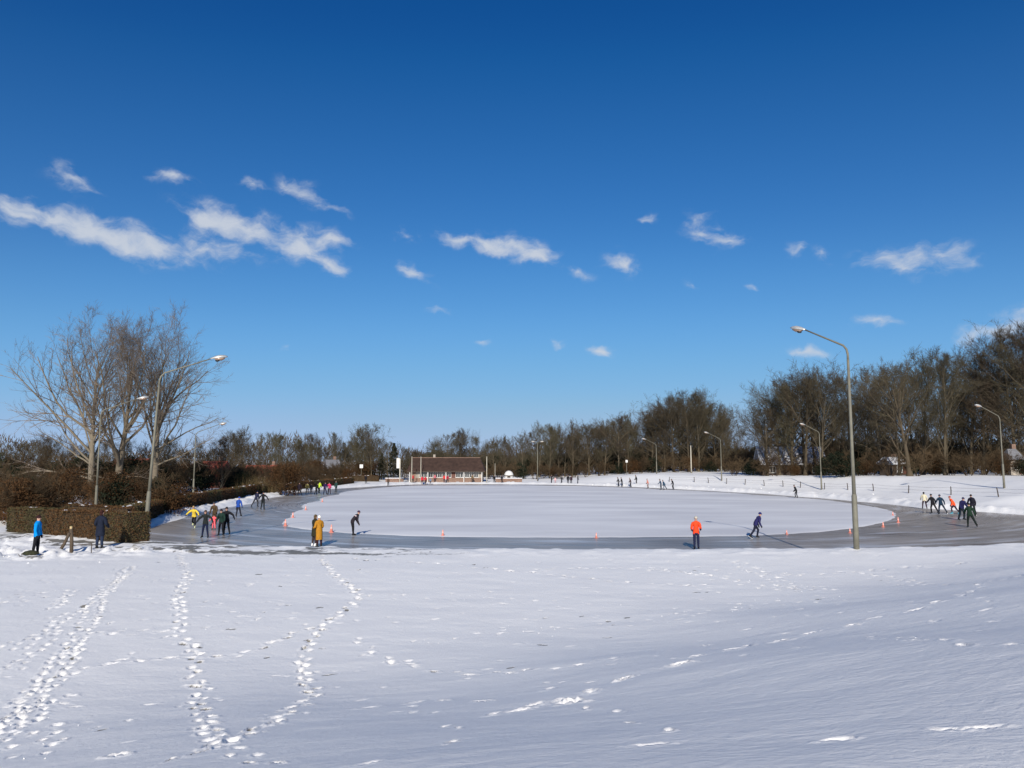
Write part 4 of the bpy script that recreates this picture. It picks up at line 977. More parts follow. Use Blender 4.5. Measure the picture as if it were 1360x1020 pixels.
SHRUB_LABELS = ["front bare twiggy bush left of the snowy-roofed house", "second-row bare twiggy bush left of the snowy-roofed house", "rear bare twiggy bush left of the snowy-roofed house", "front dark evergreen bush left of the snowy-roofed house", "second-row dark evergreen bush left of the snowy-roofed house", "rearmost dark evergreen bush left of the snowy-roofed house", "rust-brown leafed bush above the snowy-roofed house", "front bare twiggy bush above the snowy-roofed house", "second-row bare twiggy bush above the snowy-roofed house", "rear bare twiggy bush above the snowy-roofed house", "front dark evergreen bush behind the tall near lamp", "second-row dark evergreen bush behind the tall near lamp", "rear dark evergreen bush behind the tall near lamp", "rust-brown leafed bush behind the tall near lamp", "nearer bare twiggy bush left of the pale-trunked tree", "farther bare twiggy bush left of the pale-trunked tree", "front dark evergreen bush around the pale-trunked tree", "second-row dark evergreen bush around the pale-trunked tree", "rearmost dark evergreen bush around the pale-trunked tree", "front bare twiggy bush around the pale-trunked tree", "second-row bare twiggy bush around the pale-trunked tree", "rear bare twiggy bush around the pale-trunked tree", "rust-brown leafed bush above the cream and black skaters", "bare twiggy bush above the cream and black skaters", "front bare twiggy bush above the orange and green jackets", "second-row bare twiggy bush above the orange and green jackets", "rear bare twiggy bush above the orange and green jackets", "nearer bare twiggy bush behind the lamp at the right edge", "farther bare twiggy bush behind the lamp at the right edge", "rust-brown leafed bush behind the lamp at the right edge", "dark evergreen bush at the right edge of the picture", "front bare twiggy bush at the right edge of the picture", "second-row bare twiggy bush at the right edge of the picture", "rear bare twiggy bush at the right edge of the picture", "rust-brown leafed bush at the right edge of the picture", "front bare twiggy bush behind the tall near lamp", "second-row bare twiggy bush behind the tall near lamp", "rear bare twiggy bush behind the tall near lamp", "front dark evergreen bush left of the pale-trunked tree", "second-row dark evergreen bush left of the pale-trunked tree", "rearmost dark evergreen bush left of the pale-trunked tree", "front dark evergreen bush above the cream and black skaters", "second-row dark evergreen bush above the cream and black skaters", "rear dark evergreen bush above the cream and black skaters", "front bare twiggy bush behind the white dome", "second-row bare twiggy bush behind the white dome", "rear bare twiggy bush behind the white dome", "front dark evergreen bush behind the double-headed lamp", "second-row dark evergreen bush behind the double-headed lamp", "rear dark evergreen bush behind the double-headed lamp", "front bare twiggy bush behind the double-headed lamp", "second-row bare twiggy bush behind the double-headed lamp", "rear bare twiggy bush behind the double-headed lamp", "rust-brown leafed bush behind the far middle group of people", "front bare twiggy bush behind the far middle group of people", "second-row bare twiggy bush behind the far middle group of people", "rear bare twiggy bush behind the far middle group of people", "front bare twiggy bush well left of the small pale sign", "second-row bare twiggy bush well left of the small pale sign", "rear bare twiggy bush well left of the small pale sign", "front dark evergreen bush near the small pale sign", "second-row dark evergreen bush near the small pale sign", "rear dark evergreen bush near the small pale sign", "rust-brown leafed bush near the small pale sign", "front bare twiggy bush behind the lamp at the far bend", "second-row bare twiggy bush behind the lamp at the far bend", "rear bare twiggy bush behind the lamp at the far bend", "front dark evergreen bush behind the lamp at the far bend", "second-row dark evergreen bush behind the lamp at the far bend", "rearmost dark evergreen bush behind the lamp at the far bend", "front bare twiggy bush left of the bare wooden pole", "second-row bare twiggy bush left of the bare wooden pole", "rear bare twiggy bush left of the bare wooden pole", "rust-brown leafed bush left of the bare wooden pole", "front bare twiggy bush right of the bare wooden pole", "second-row bare twiggy bush right of the bare wooden pole", "rear bare twiggy bush right of the bare wooden pole", "nearer dark evergreen bush right of the bare wooden pole", "farther dark evergreen bush right of the bare wooden pole", "front bare twiggy bush behind the mid-bank lamp", "second-row bare twiggy bush behind the mid-bank lamp", "rear bare twiggy bush behind the mid-bank lamp", "front bare twiggy bush behind the left end of the clubhouse", "second-row bare twiggy bush behind the left end of the clubhouse", "rearmost bare twiggy bush behind the left end of the clubhouse", "front dark evergreen bush behind the left end of the clubhouse", "second-row dark evergreen bush behind the left end of the clubhouse", "rear dark evergreen bush behind the left end of the clubhouse", "front dark evergreen bush behind the middle of the clubhouse", "second-row dark evergreen bush behind the middle of the clubhouse", "rearmost dark evergreen bush behind the middle of the clubhouse", "front bare twiggy bush behind the middle of the clubhouse", "second-row bare twiggy bush behind the middle of the clubhouse", "rearmost bare twiggy bush behind the middle of the clubhouse", "front dark evergreen bush behind the right end of the clubhouse", "second-row dark evergreen bush behind the right end of the clubhouse", "rear dark evergreen bush behind the right end of the clubhouse", "front dark evergreen bush behind the white dome", "second-row dark evergreen bush behind the white dome", "rear dark evergreen bush behind the white dome", "front dark evergreen bush behind the far middle group of people", "second-row dark evergreen bush behind the far middle group of people", "rearmost dark evergreen bush behind the far middle group of people", "nearer dark evergreen bush well left of the small pale sign", "farther dark evergreen bush well left of the small pale sign", "front dark evergreen bush behind the mid-bank lamp", "second-row dark evergreen bush behind the mid-bank lamp", "rear dark evergreen bush behind the mid-bank lamp", "front rust-brown leafed bush in the left thicket behind the far left skaters", "second-row rust-brown leafed bush in the left thicket behind the far left skaters", "rear rust-brown leafed bush in the left thicket behind the far left skaters", "dark evergreen bush in the left thicket behind the far left skaters", "front bare twiggy bush in the left thicket behind the far left skaters", "second-row bare twiggy bush in the left thicket behind the far left skaters", "rear bare twiggy bush in the left thicket behind the far left skaters", "front rust-brown leafed bush in the left thicket around the grey-roofed cottage", "second-row rust-brown leafed bush in the left thicket around the grey-roofed cottage", "rearmost rust-brown leafed bush in the left thicket around the grey-roofed cottage", "dark evergreen bush in the left thicket around the grey-roofed cottage", "front bare twiggy bush in the left thicket around the grey-roofed cottage", "second-row bare twiggy bush in the left thicket around the grey-roofed cottage", "rear bare twiggy bush in the left thicket around the grey-roofed cottage", "bare twiggy bush in the left thicket left of the conifers", "nearer rust-brown leafed bush in the left thicket left of the conifers", "farther rust-brown leafed bush in the left thicket left of the conifers", "dark evergreen bush in the left thicket left of the conifers", "front bare twiggy bush in the left thicket right of the conifers", "second-row bare twiggy bush in the left thicket right of the conifers", "rearmost bare twiggy bush in the left thicket right of the conifers", "nearer bare twiggy bush in the left thicket behind the right poplar", "farther bare twiggy bush in the left thicket behind the right poplar", "front bare twiggy bush in the left thicket left of the narrow red house", "second-row bare twiggy bush in the left thicket left of the narrow red house", "rear bare twiggy bush in the left thicket left of the narrow red house", "dark evergreen bush in the left thicket left of the narrow red house", "nearer rust-brown leafed bush in the left thicket left of the narrow red house", "farther rust-brown leafed bush in the left thicket left of the narrow red house", "dark evergreen bush in the left thicket below the narrow red house", "front bare twiggy bush in the left thicket below the narrow red house", "second-row bare twiggy bush in the left thicket below the narrow red house", "rear bare twiggy bush in the left thicket below the narrow red house", "front bare twiggy bush in the left thicket left of the red-roofed house", "second-row bare twiggy bush in the left thicket left of the red-roofed house", "rear bare twiggy bush in the left thicket left of the red-roofed house", "nearer dark evergreen bush in the left thicket left of the red-roofed house", "farther dark evergreen bush in the left thicket left of the red-roofed house", "front bare twiggy bush in the left thicket above the red-roofed house", "second-row bare twiggy bush in the left thicket above the red-roofed house", "rear bare twiggy bush in the left thicket above the red-roofed house", "nearer rust-brown leafed bush in the left thicket left of the red-roofed house", "farther rust-brown leafed bush in the left thicket left of the red-roofed house", "front rust-brown leafed bush in the left thicket above the red-roofed house", "second-row rust-brown leafed bush in the left thicket above the red-roofed house", "rearmost rust-brown leafed bush in the left thicket above the red-roofed house", "nearer bare twiggy bush behind the right end of the clubhouse", "farther bare twiggy bush behind the right end of the clubhouse", "dark evergreen bush left of the bare wooden pole", "nearer dark evergreen bush above the snowy-roofed house", "farther dark evergreen bush above the snowy-roofed house", "nearer dark evergreen bush behind the lamp at the right edge", "farther dark evergreen bush behind the lamp at the right edge", "front rust-brown leafed bush behind the clipped hedge at the left edge", "second-row rust-brown leafed bush behind the clipped hedge at the left edge", "rear rust-brown leafed bush behind the clipped hedge at the left edge", "front bare twiggy bush behind the clipped hedge at the left edge", "second-row bare twiggy bush behind the clipped hedge at the left edge", "rear bare twiggy bush behind the clipped hedge at the left edge", "nearer rust-brown leafed bush behind the clipped hedge left of the poplars", "farther rust-brown leafed bush behind the clipped hedge left of the poplars", "front dark evergreen bush behind the clipped hedge at the left edge", "second-row dark evergreen bush behind the clipped hedge at the left edge", "rear dark evergreen bush behind the clipped hedge at the left edge", "nearer bare twiggy bush behind the clipped hedge left of the poplars", "farther bare twiggy bush behind the clipped hedge left of the poplars", "front rust-brown leafed bush behind the clipped hedge between the left and middle poplars", "second-row rust-brown leafed bush behind the clipped hedge between the left and middle poplars", "rear rust-brown leafed bush behind the clipped hedge between the left and middle poplars", "front dark evergreen bush behind the clipped hedge behind the right poplar", "second-row dark evergreen bush behind the clipped hedge behind the right poplar", "rear dark evergreen bush behind the clipped hedge behind the right poplar", "nearer rust-brown leafed bush behind the clipped hedge behind the right poplar", "farther rust-brown leafed bush behind the clipped hedge behind the right poplar", "nearer dark evergreen bush behind the clipped hedge left of the narrow red house", "farther dark evergreen bush behind the clipped hedge left of the narrow red house", "rust-brown leafed bush behind the clipped hedge left of the narrow red house", "front dark evergreen bush behind the clipped hedge left of the poplars", "second-row dark evergreen bush behind the clipped hedge left of the poplars", "rearmost dark evergreen bush behind the clipped hedge left of the poplars", "nearer dark evergreen bush behind the clipped hedge between the left and middle poplars", "farther dark evergreen bush behind the clipped hedge between the left and middle poplars", "bare twiggy bush behind the clipped hedge behind the right poplar", "bare twiggy bush behind the clipped hedge left of the narrow red house"]
SHG = ["bushes beneath the wood on the bank", "bushes beyond the far end of the ice", "bushes along the left side of the rink", "bushes behind the clipped hedge"]
SHRUBS = [(40.9,139.5,3.3,"t",171,0,2),
(45.5,144.0,3.4,"g",86,0,3),
(44.5,134.1,3.9,"t",137,0,1),
(45.4,131.0,3.8,"t",190,0,0),
(48.5,130.8,2.7,"o",117,0,6),
(52.3,131.1,2.9,"t",141,0,7),
(52.1,126.2,3.4,"g",225,0,11),
(50.6,115.1,4.3,"g",307,0,10),
(54.1,117.5,3.3,"o",44,0,13),
(57.9,121.9,2.9,"t",142,0,15),
(55.0,110.3,4.1,"t",17,0,14),
(63.0,121.0,3.7,"g",255,0,16),
(59.1,110.8,4.1,"t",164,0,19),
(66.4,119.4,3.5,"o",324,0,22),
(67.3,116.2,4.4,"t",304,0,23),
(67.5,112.0,3.7,"t",342,0,24),
(74.2,119.3,4.1,"t",132,0,25),
(72.3,112.7,3.7,"t",133,0,27),
(76.6,117.2,3.9,"o",229,0,29),
(76.2,112.2,2.8,"g",311,0,30),
(80.6,115.2,3.4,"t",15,0,31),
(86.2,120.9,3.6,"o",296,0,34),
(46.3,158.0,4.4,"t",217,0,2),
(48.4,157.7,5.6,"t",135,0,2),
(52.8,158.1,5.6,"t",87,0,2),
(52.7,149.1,5.2,"t",305,0,2),
(53.5,140.6,5.0,"t",357,0,8),
(63.5,159.9,4.1,"t",307,0,9),
(57.9,135.5,5.1,"t",20,0,35),
(61.6,139.8,5.3,"g",201,0,12),
(63.9,137.9,6.3,"g",348,0,12),
(71.3,144.3,5.8,"g",151,0,38),
(71.2,139.2,4.6,"t",44,0,21),
(72.9,134.7,4.8,"t",111,0,20),
(75.3,135.7,5.6,"g",175,0,41),
(85.5,147.9,6.2,"g",236,0,42),
(90.0,148.5,4.5,"t",25,0,26),
(83.7,134.3,4.5,"t",83,0,26),
(87.4,135.6,5.5,"t",241,0,28),
(99.7,149.8,5.7,"t",104,0,33),
(93.6,136.1,4.1,"t",185,0,32),
(-5.5,184.7,3.5,"t",262,1,45),
(-3.2,188.9,3.9,"t",52,1,46),
(-0.8,178.1,4.4,"t",70,1,44),
(2.3,186.1,4.3,"g",164,1,47),
(5.4,182.3,4.2,"t",166,1,50),
(7.7,188.3,3.8,"t",201,1,51),
(10.3,182.8,2.9,"o",304,1,53),
(11.8,178.9,3.3,"t",278,1,54),
(15.0,183.2,3.6,"t",231,1,55),
(17.4,178.1,2.9,"t",273,1,57),
(20.7,181.7,3.3,"t",115,1,59),
(22.4,181.2,3.7,"t",20,1,58),
(26.4,186.5,3.5,"g",152,1,60),
(27.8,176.9,4.2,"o",352,1,63),
(30.1,177.7,4.0,"t",120,1,64),
(33.5,179.6,4.1,"g",200,1,67),
(36.6,182.9,4.4,"t",254,1,71),
(38.8,179.1,4.4,"t",243,1,70),
(42.2,180.9,3.9,"o",47,1,73),
(47.2,188.7,4.1,"t",298,1,74),
(49.1,187.9,3.1,"g",200,1,77),
(51.1,188.7,4.3,"t",27,1,81),
(53.2,187.9,3.1,"t",129,1,81),
(51.6,176.5,3.1,"t",289,1,79),
(57.0,187.4,4.3,"t",196,1,80),
(-26.7,223.6,4.9,"t",110,1,82),
(-21.4,213.8,5.6,"g",313,1,85),
(-17.3,203.3,6.1,"g",195,1,88),
(-13.1,206.5,6.0,"t",259,1,91),
(-10.5,209.9,5.2,"g",76,1,95),
(-6.7,203.1,4.6,"g",120,1,94),
(-3.8,222.8,6.4,"g",122,1,98),
(-0.1,220.5,5.9,"g",319,1,97),
(4.4,221.5,5.7,"g",135,1,48),
(7.5,221.6,4.8,"t",106,1,52),
(11.2,215.6,6.4,"g",81,1,101),
(14.2,215.7,6.0,"g",189,1,102),
(16.6,206.0,5.7,"g",121,1,100),
(20.3,205.9,5.8,"t",64,1,59),
(26.8,224.7,6.0,"t",158,1,59),
(27.1,208.5,5.9,"g",20,1,103),
(31.3,221.0,6.2,"g",176,1,62),
(32.5,210.2,6.0,"g",129,1,61),
(35.1,202.6,5.8,"g",93,1,68),
(40.7,217.8,6.1,"g",290,1,69),
(44.8,214.2,4.3,"t",137,1,72),
(45.5,198.8,4.9,"t",149,1,72),
(48.4,200.5,4.0,"t",355,1,75),
(58.9,224.1,4.3,"t",138,1,76),
(59.4,213.9,5.0,"t",71,1,81),
(62.3,216.4,4.3,"g",99,1,106),
(65.3,216.9,6.5,"g",207,1,107),
(61.6,195.8,5.4,"g",87,1,105),
(-51.4,172.3,4.5,"o",114,2,110),
(-50.6,176.6,4.4,"g",199,2,111),
(-46.5,171.0,3.2,"t",226,2,114),
(-44.4,169.5,4.8,"o",249,2,110),
(-42.5,170.1,4.7,"o",289,2,116),
(-40.6,171.8,3.5,"o",116,2,117),
(-38.9,170.8,3.9,"g",26,2,118),
(-36.7,168.1,4.4,"t",2,2,121),
(-36.5,174.8,5.0,"t",209,2,122),
(-34.1,173.8,4.5,"o",285,2,123),
(-33.0,175.7,4.1,"g",129,2,125),
(-32.1,181.1,4.7,"o",292,2,124),
(-28.6,178.1,2.9,"t",86,2,128),
(-26.1,177.4,3.2,"t",284,2,127),
(-23.9,175.2,2.5,"t",32,2,126),
(-51.7,108.3,4.6,"t",253,2,129),
(-60.2,129.7,5.2,"t",246,2,132),
(-57.4,127.0,4.0,"g",12,2,134),
(-49.5,111.8,4.1,"t",259,2,131),
(-55.5,129.9,4.2,"o",181,2,135),
(-45.6,109.8,4.8,"g",48,2,137),
(-46.0,113.8,3.9,"t",66,2,138),
(-49.3,126.4,3.9,"t",79,2,139),
(-44.6,117.5,4.4,"t",204,2,141),
(-43.5,118.9,4.1,"g",104,2,145),
(-40.3,112.7,3.6,"g",55,2,144),
(-40.0,116.7,4.4,"t",255,2,146),
(-41.9,127.1,3.9,"t",35,2,147),
(-41.9,133.6,4.1,"t",182,2,148),
(-32.4,108.3,5.0,"o",329,2,108),
(-36.2,124.6,4.2,"o",321,2,109),
(-69.9,149.6,4.9,"t",353,2,130),
(-64.9,143.2,4.2,"o",256,2,136),
(-64.4,145.2,4.4,"t",270,2,133),
(-61.7,143.4,4.4,"t",166,2,133),
(-60.6,143.6,5.0,"t",96,2,140),
(-61.1,149.9,4.1,"t",251,2,140),
(-56.0,140.2,4.9,"t",58,2,140),
(-55.5,144.1,5.0,"t",94,2,140),
(-54.1,146.5,3.9,"t",232,2,142),
(-49.8,138.2,4.1,"o",143,2,149),
(-48.4,140.9,3.7,"o",251,2,151),
(-45.6,138.9,4.2,"t",281,2,148),
(-43.3,138.8,4.9,"t",91,2,148),
(-42.0,138.4,4.0,"t",147,2,112),
(-41.4,140.2,4.1,"o",250,2,110),
(-43.1,149.9,3.8,"t",100,2,114),
(-41.2,149.9,4.1,"t",358,2,114),
(-38.5,145.6,3.9,"t",355,2,113),
(-62.6,165.7,3.2,"o",21,2,150),
(-59.1,159.2,4.3,"t",157,2,143),
(-61.2,167.9,4.0,"t",158,2,143),
(-56.6,160.0,3.1,"t",217,2,143),
(-56.8,164.1,3.4,"t",259,2,148),
(-54.0,159.0,3.7,"o",120,2,152),
(-52.6,159.2,3.2,"t",40,2,148),
(-52.1,162.5,4.3,"o",101,2,153),
(-50.8,164.0,3.6,"t",187,2,148),
(-48.5,160.8,3.6,"t",149,2,114),
(-46.0,158.1,3.9,"t",210,2,114),
(-46.4,163.9,4.2,"o",215,2,110),
(-43.9,159.0,4.2,"t",279,2,114),
(-43.2,162.5,3.3,"t",8,2,114),
(-42.6,165.2,3.9,"t",11,2,114),
(-39.5,159.6,3.1,"t",237,2,119),
(-38.8,162.8,3.9,"t",113,2,120),
(-38.0,167.9,3.6,"t",332,2,121),
(-34.5,159.1,3.1,"o",335,2,115),
(-33.4,249.2,6.7,"t",107,1,83),
(-31.6,252.1,7.5,"g",42,1,87),
(-30.5,254.3,8.1,"t",129,1,84),
(-27.9,254.5,7.4,"g",221,1,87),
(-24.1,238.3,8.6,"g",55,1,86),
(-23.0,247.1,7.6,"g",48,1,90),
(-21.1,246.6,6.4,"t",121,1,93),
(-19.0,239.5,7.5,"t",180,1,92),
(-16.6,242.2,7.2,"g",111,1,89),
(-14.2,240.9,6.3,"g",53,1,96),
(-11.8,246.6,6.4,"t",268,1,154),
(-10.2,248.5,8.9,"t",60,1,155),
(-7.8,238.2,6.5,"g",192,1,96),
(-6.5,247.0,6.1,"g",252,1,99),
(-4.8,254.4,7.9,"g",199,1,99),
(-2.5,239.3,6.8,"g",336,1,99),
(0.4,243.6,7.5,"t",286,1,46),
(3.4,247.7,7.5,"g",201,1,49),
(5.7,242.5,7.8,"g",188,1,49),
(7.4,251.5,7.2,"t",220,1,52),
(8.9,240.0,6.9,"t",31,1,52),
(10.7,244.5,7.0,"g",345,1,49),
(12.2,244.3,6.9,"t",117,1,56),
(14.6,247.0,8.2,"t",208,1,56),
(16.4,239.8,8.1,"t",126,1,56),
(19.0,248.2,7.1,"t",107,1,56),
(21.4,248.0,6.9,"t",60,1,56),
(23.9,250.8,6.2,"g",109,1,104),
(24.9,242.6,8.4,"t",331,1,59),
(27.9,244.8,6.9,"t",49,1,59),
(30.6,254.7,8.5,"t",16,1,59),
(32.2,251.9,8.4,"t",144,1,59),
(33.5,251.0,6.1,"t",42,1,59),
(36.2,253.8,7.9,"g",315,1,62),
(38.8,250.8,7.7,"g",245,1,62),
(40.7,249.6,9.0,"g",88,1,62),
(42.8,245.5,8.3,"t",229,1,65),
(46.4,251.6,7.3,"t",36,1,66),
(49.8,254.3,7.1,"t",57,1,66),
(50.5,244.8,8.1,"t",286,1,72),
(53.7,252.8,6.3,"t",274,1,72),
(55.6,254.1,6.5,"t",241,1,72),
(57.5,253.2,8.8,"g",345,1,156),
(58.5,246.4,7.3,"t",261,1,76),
(59.5,239.8,8.2,"g",299,1,78),
(61.0,238.3,8.5,"t",179,1,76),
(66.5,251.7,8.1,"t",294,1,76),
(67.3,245.9,8.3,"g",246,1,107),
(69.5,244.7,6.3,"t",119,1,81),
(71.7,244.0,7.2,"g",131,1,107),
(77.0,251.6,6.8,"g",109,1,107),
(78.1,248.5,7.7,"t",271,1,81),
(58.2,198.4,6.7,"t",52,0,2),
(60.7,196.4,6.5,"t",180,0,2),
(63.3,195.4,7.0,"g",228,0,4),
(67.8,197.9,8.4,"g",126,0,5),
(65.4,181.7,6.6,"t",312,0,9),
(66.4,178.4,6.6,"g",188,0,157),
(70.2,181.0,8.9,"t",148,0,9),
(76.8,190.4,8.9,"g",127,0,158),
(71.5,172.1,8.7,"t",150,0,36),
(76.9,180.1,6.8,"g",139,0,12),
(80.4,184.6,8.8,"g",199,0,12),
(82.3,184.7,8.6,"t",45,0,37),
(82.6,179.4,7.6,"t",359,0,37),
(85.9,179.4,6.8,"g",218,0,40),
(84.1,169.1,8.4,"g",246,0,39),
(86.5,169.3,8.2,"t",258,0,21),
(93.1,178.2,8.7,"g",281,0,17),
(97.6,183.5,8.0,"g",154,0,18),
(89.5,162.6,7.7,"g",99,0,43),
(95.6,167.7,8.6,"g",341,0,43),
(95.7,163.5,7.2,"g",350,0,43),
(111.5,184.4,8.8,"t",39,0,26),
(109.3,177.0,6.3,"t",181,0,26),
(115.9,183.1,8.6,"g",213,0,160),
(106.0,164.8,8.1,"g",285,0,159),
(120.7,182.5,6.3,"t",131,0,33),
(119.6,177.6,8.8,"t",79,0,33),
(126.8,183.4,6.1,"t",302,0,33),
(124.0,174.3,8.7,"t",86,0,33),
(-40.4,57.2,4.2,"o",55,3,163),
(-42.2,60.7,4.2,"o",212,3,163),
(-41.4,60.3,3.9,"t",296,3,165),
(-39.2,58.7,3.1,"o",34,3,163),
(-35.1,54.2,3.5,"o",208,3,161),
(-34.4,54.2,3.5,"o",134,3,162),
(-34.8,55.7,3.9,"t",345,3,164),
(-35.8,58.5,4.2,"o",89,3,167),
(-49.3,69.8,3.4,"t",170,3,166),
(-54.3,78.2,3.7,"o",293,3,163),
(-46.8,69.3,3.0,"o",260,3,163),
(-52.4,79.1,3.8,"t",276,3,166),
(-51.1,78.3,3.5,"g",111,3,169),
(-48.9,76.0,2.8,"o",35,3,163),
(-52.2,83.8,3.3,"t",214,3,166),
(-48.4,80.1,3.2,"t",194,3,172),
(-44.5,76.1,4.3,"o",243,3,168),
(-46.5,82.4,2.7,"o",194,3,176),
(-40.1,73.6,2.9,"o",105,3,175),
(-39.9,74.9,3.0,"o",175,3,176),
(-35.8,68.5,4.0,"o",21,3,174),
(-35.0,68.4,3.8,"g",188,3,177),
(-33.9,68.2,3.1,"o",94,3,180),
(-37.5,78.2,2.8,"o",93,3,181),
(-32.9,70.9,3.5,"g",269,3,182),
(-30.6,67.7,3.8,"o",39,3,184),
(-74.6,105.8,5.9,"g",82,3,171),
(-70.3,102.4,4.2,"g",306,3,171),
(-68.7,102.0,5.7,"g",19,3,171),
(-69.9,105.4,6.0,"t",224,3,166),
(-64.6,100.0,4.1,"g",23,3,170),
(-65.7,103.4,4.4,"t",12,3,166),
(-65.0,104.0,5.0,"t",238,3,166),
(-61.3,99.4,4.3,"t",172,3,173),
(-61.8,102.2,4.7,"g",128,3,187),
(-58.5,99.2,4.7,"g",219,3,185),
(-57.9,100.6,4.7,"g",119,3,186),
(-57.2,102.2,5.8,"g",239,3,188),
(-57.7,105.8,4.6,"g",160,3,189),
(-54.4,101.8,4.3,"o",145,3,176),
(-53.1,102.3,4.0,"g",286,3,179),
(-52.7,103.5,5.6,"g",351,3,179),
(-50.6,101.0,4.5,"g",28,3,178),
(-49.6,101.0,5.0,"g",13,3,179),
(-48.2,100.4,4.2,"t",120,3,190),
(-46.5,100.0,4.1,"g",324,3,183),
(-45.2,100.3,5.1,"t",250,3,191)]
for i, (x, y, h, k, rot, g, li) in enumerate(SHRUBS):
    tm, cm, lv = SHP[k][i % 2]
    t = thing('shrub', SHRUB_LABELS[li], 'bush', (x, y, gz(x, y)), R(rot), SHG[g]); s_ = h / 4.0; t.scale = (s_ * 1.15, s_ * 1.15, s_)
    obj('stem', tm, M_SHRUB, t); obj('twigs', cm, M_SHRUB, t)
    if lv: obj('foliage', lv, M_OLEAF if k == 'o' else M_GLEAF, t)
# far-off woodland that closes the view between the trunks
rg = random.Random(77); V, Fc = [], []
for i in range(26000):
    a = rg.uniform(-.95, .95); rr = rg.uniform(255, 330); tz = rg.random() ** 1.25 * (9.5 + 3.0 * math.sin(a * 17) + 1.6 * math.sin(a * 41 + 1))
    c = Vector((math.sin(a) * rr, math.cos(a) * rr, tz)); d = Vector((rg.gauss(0, .45), rg.gauss(0, .45), 1)).normalized(); q = perp(d, rg); L = rg.uniform(1.0, 2.6); w = rg.uniform(.09, .2); k = len(V); b_ = d.cross(q)
    V += [c + q * w, c - q * w * .5 + b_ * w * .8, c - q * w * .5 - b_ * w * .8, c + d * L]; Fc += [(k, k + 1, k + 3), (k + 1, k + 2, k + 3), (k + 2, k, k + 3)]
fw_ = obj('distant_wood', mesh_of('distant_wood', V, Fc), M_SHRUB); tag(fw_, 'brown mass of distant woodland seen between the nearer trunks', 'wood'); fw_['kind'] = 'stuff'
# reed bed by the hedge
V, Fc = [], []; rg = random.Random(8)
for i in range(900):
    c = Vector((rg.uniform(-3.2, 3.2), rg.uniform(-1, 1), 0)); d = Vector((rg.gauss(0, .12), rg.gauss(0, .12), 1)).normalized(); a = perp(d, rg); h = rg.uniform(1.6, 3.0); k = len(V)
    b_ = d.cross(a); w = .022
    V += [c + a * w, c - a * w * .5 + b_ * w * .8, c - a * w * .5 - b_ * w * .8, c + d * h]; Fc += [(k, k + 1, k + 3), (k + 1, k + 2, k + 3), (k + 2, k, k + 3)]
rx_ = -37.22
rd = obj('reeds', mesh_of('reeds', V, Fc), M_REED, None, (rx_, 112, gz(rx_, 112))); tag(rd, 'tan dry reeds behind the hedge on the left of the rink', 'reeds'); rd['kind'] = 'stuff'

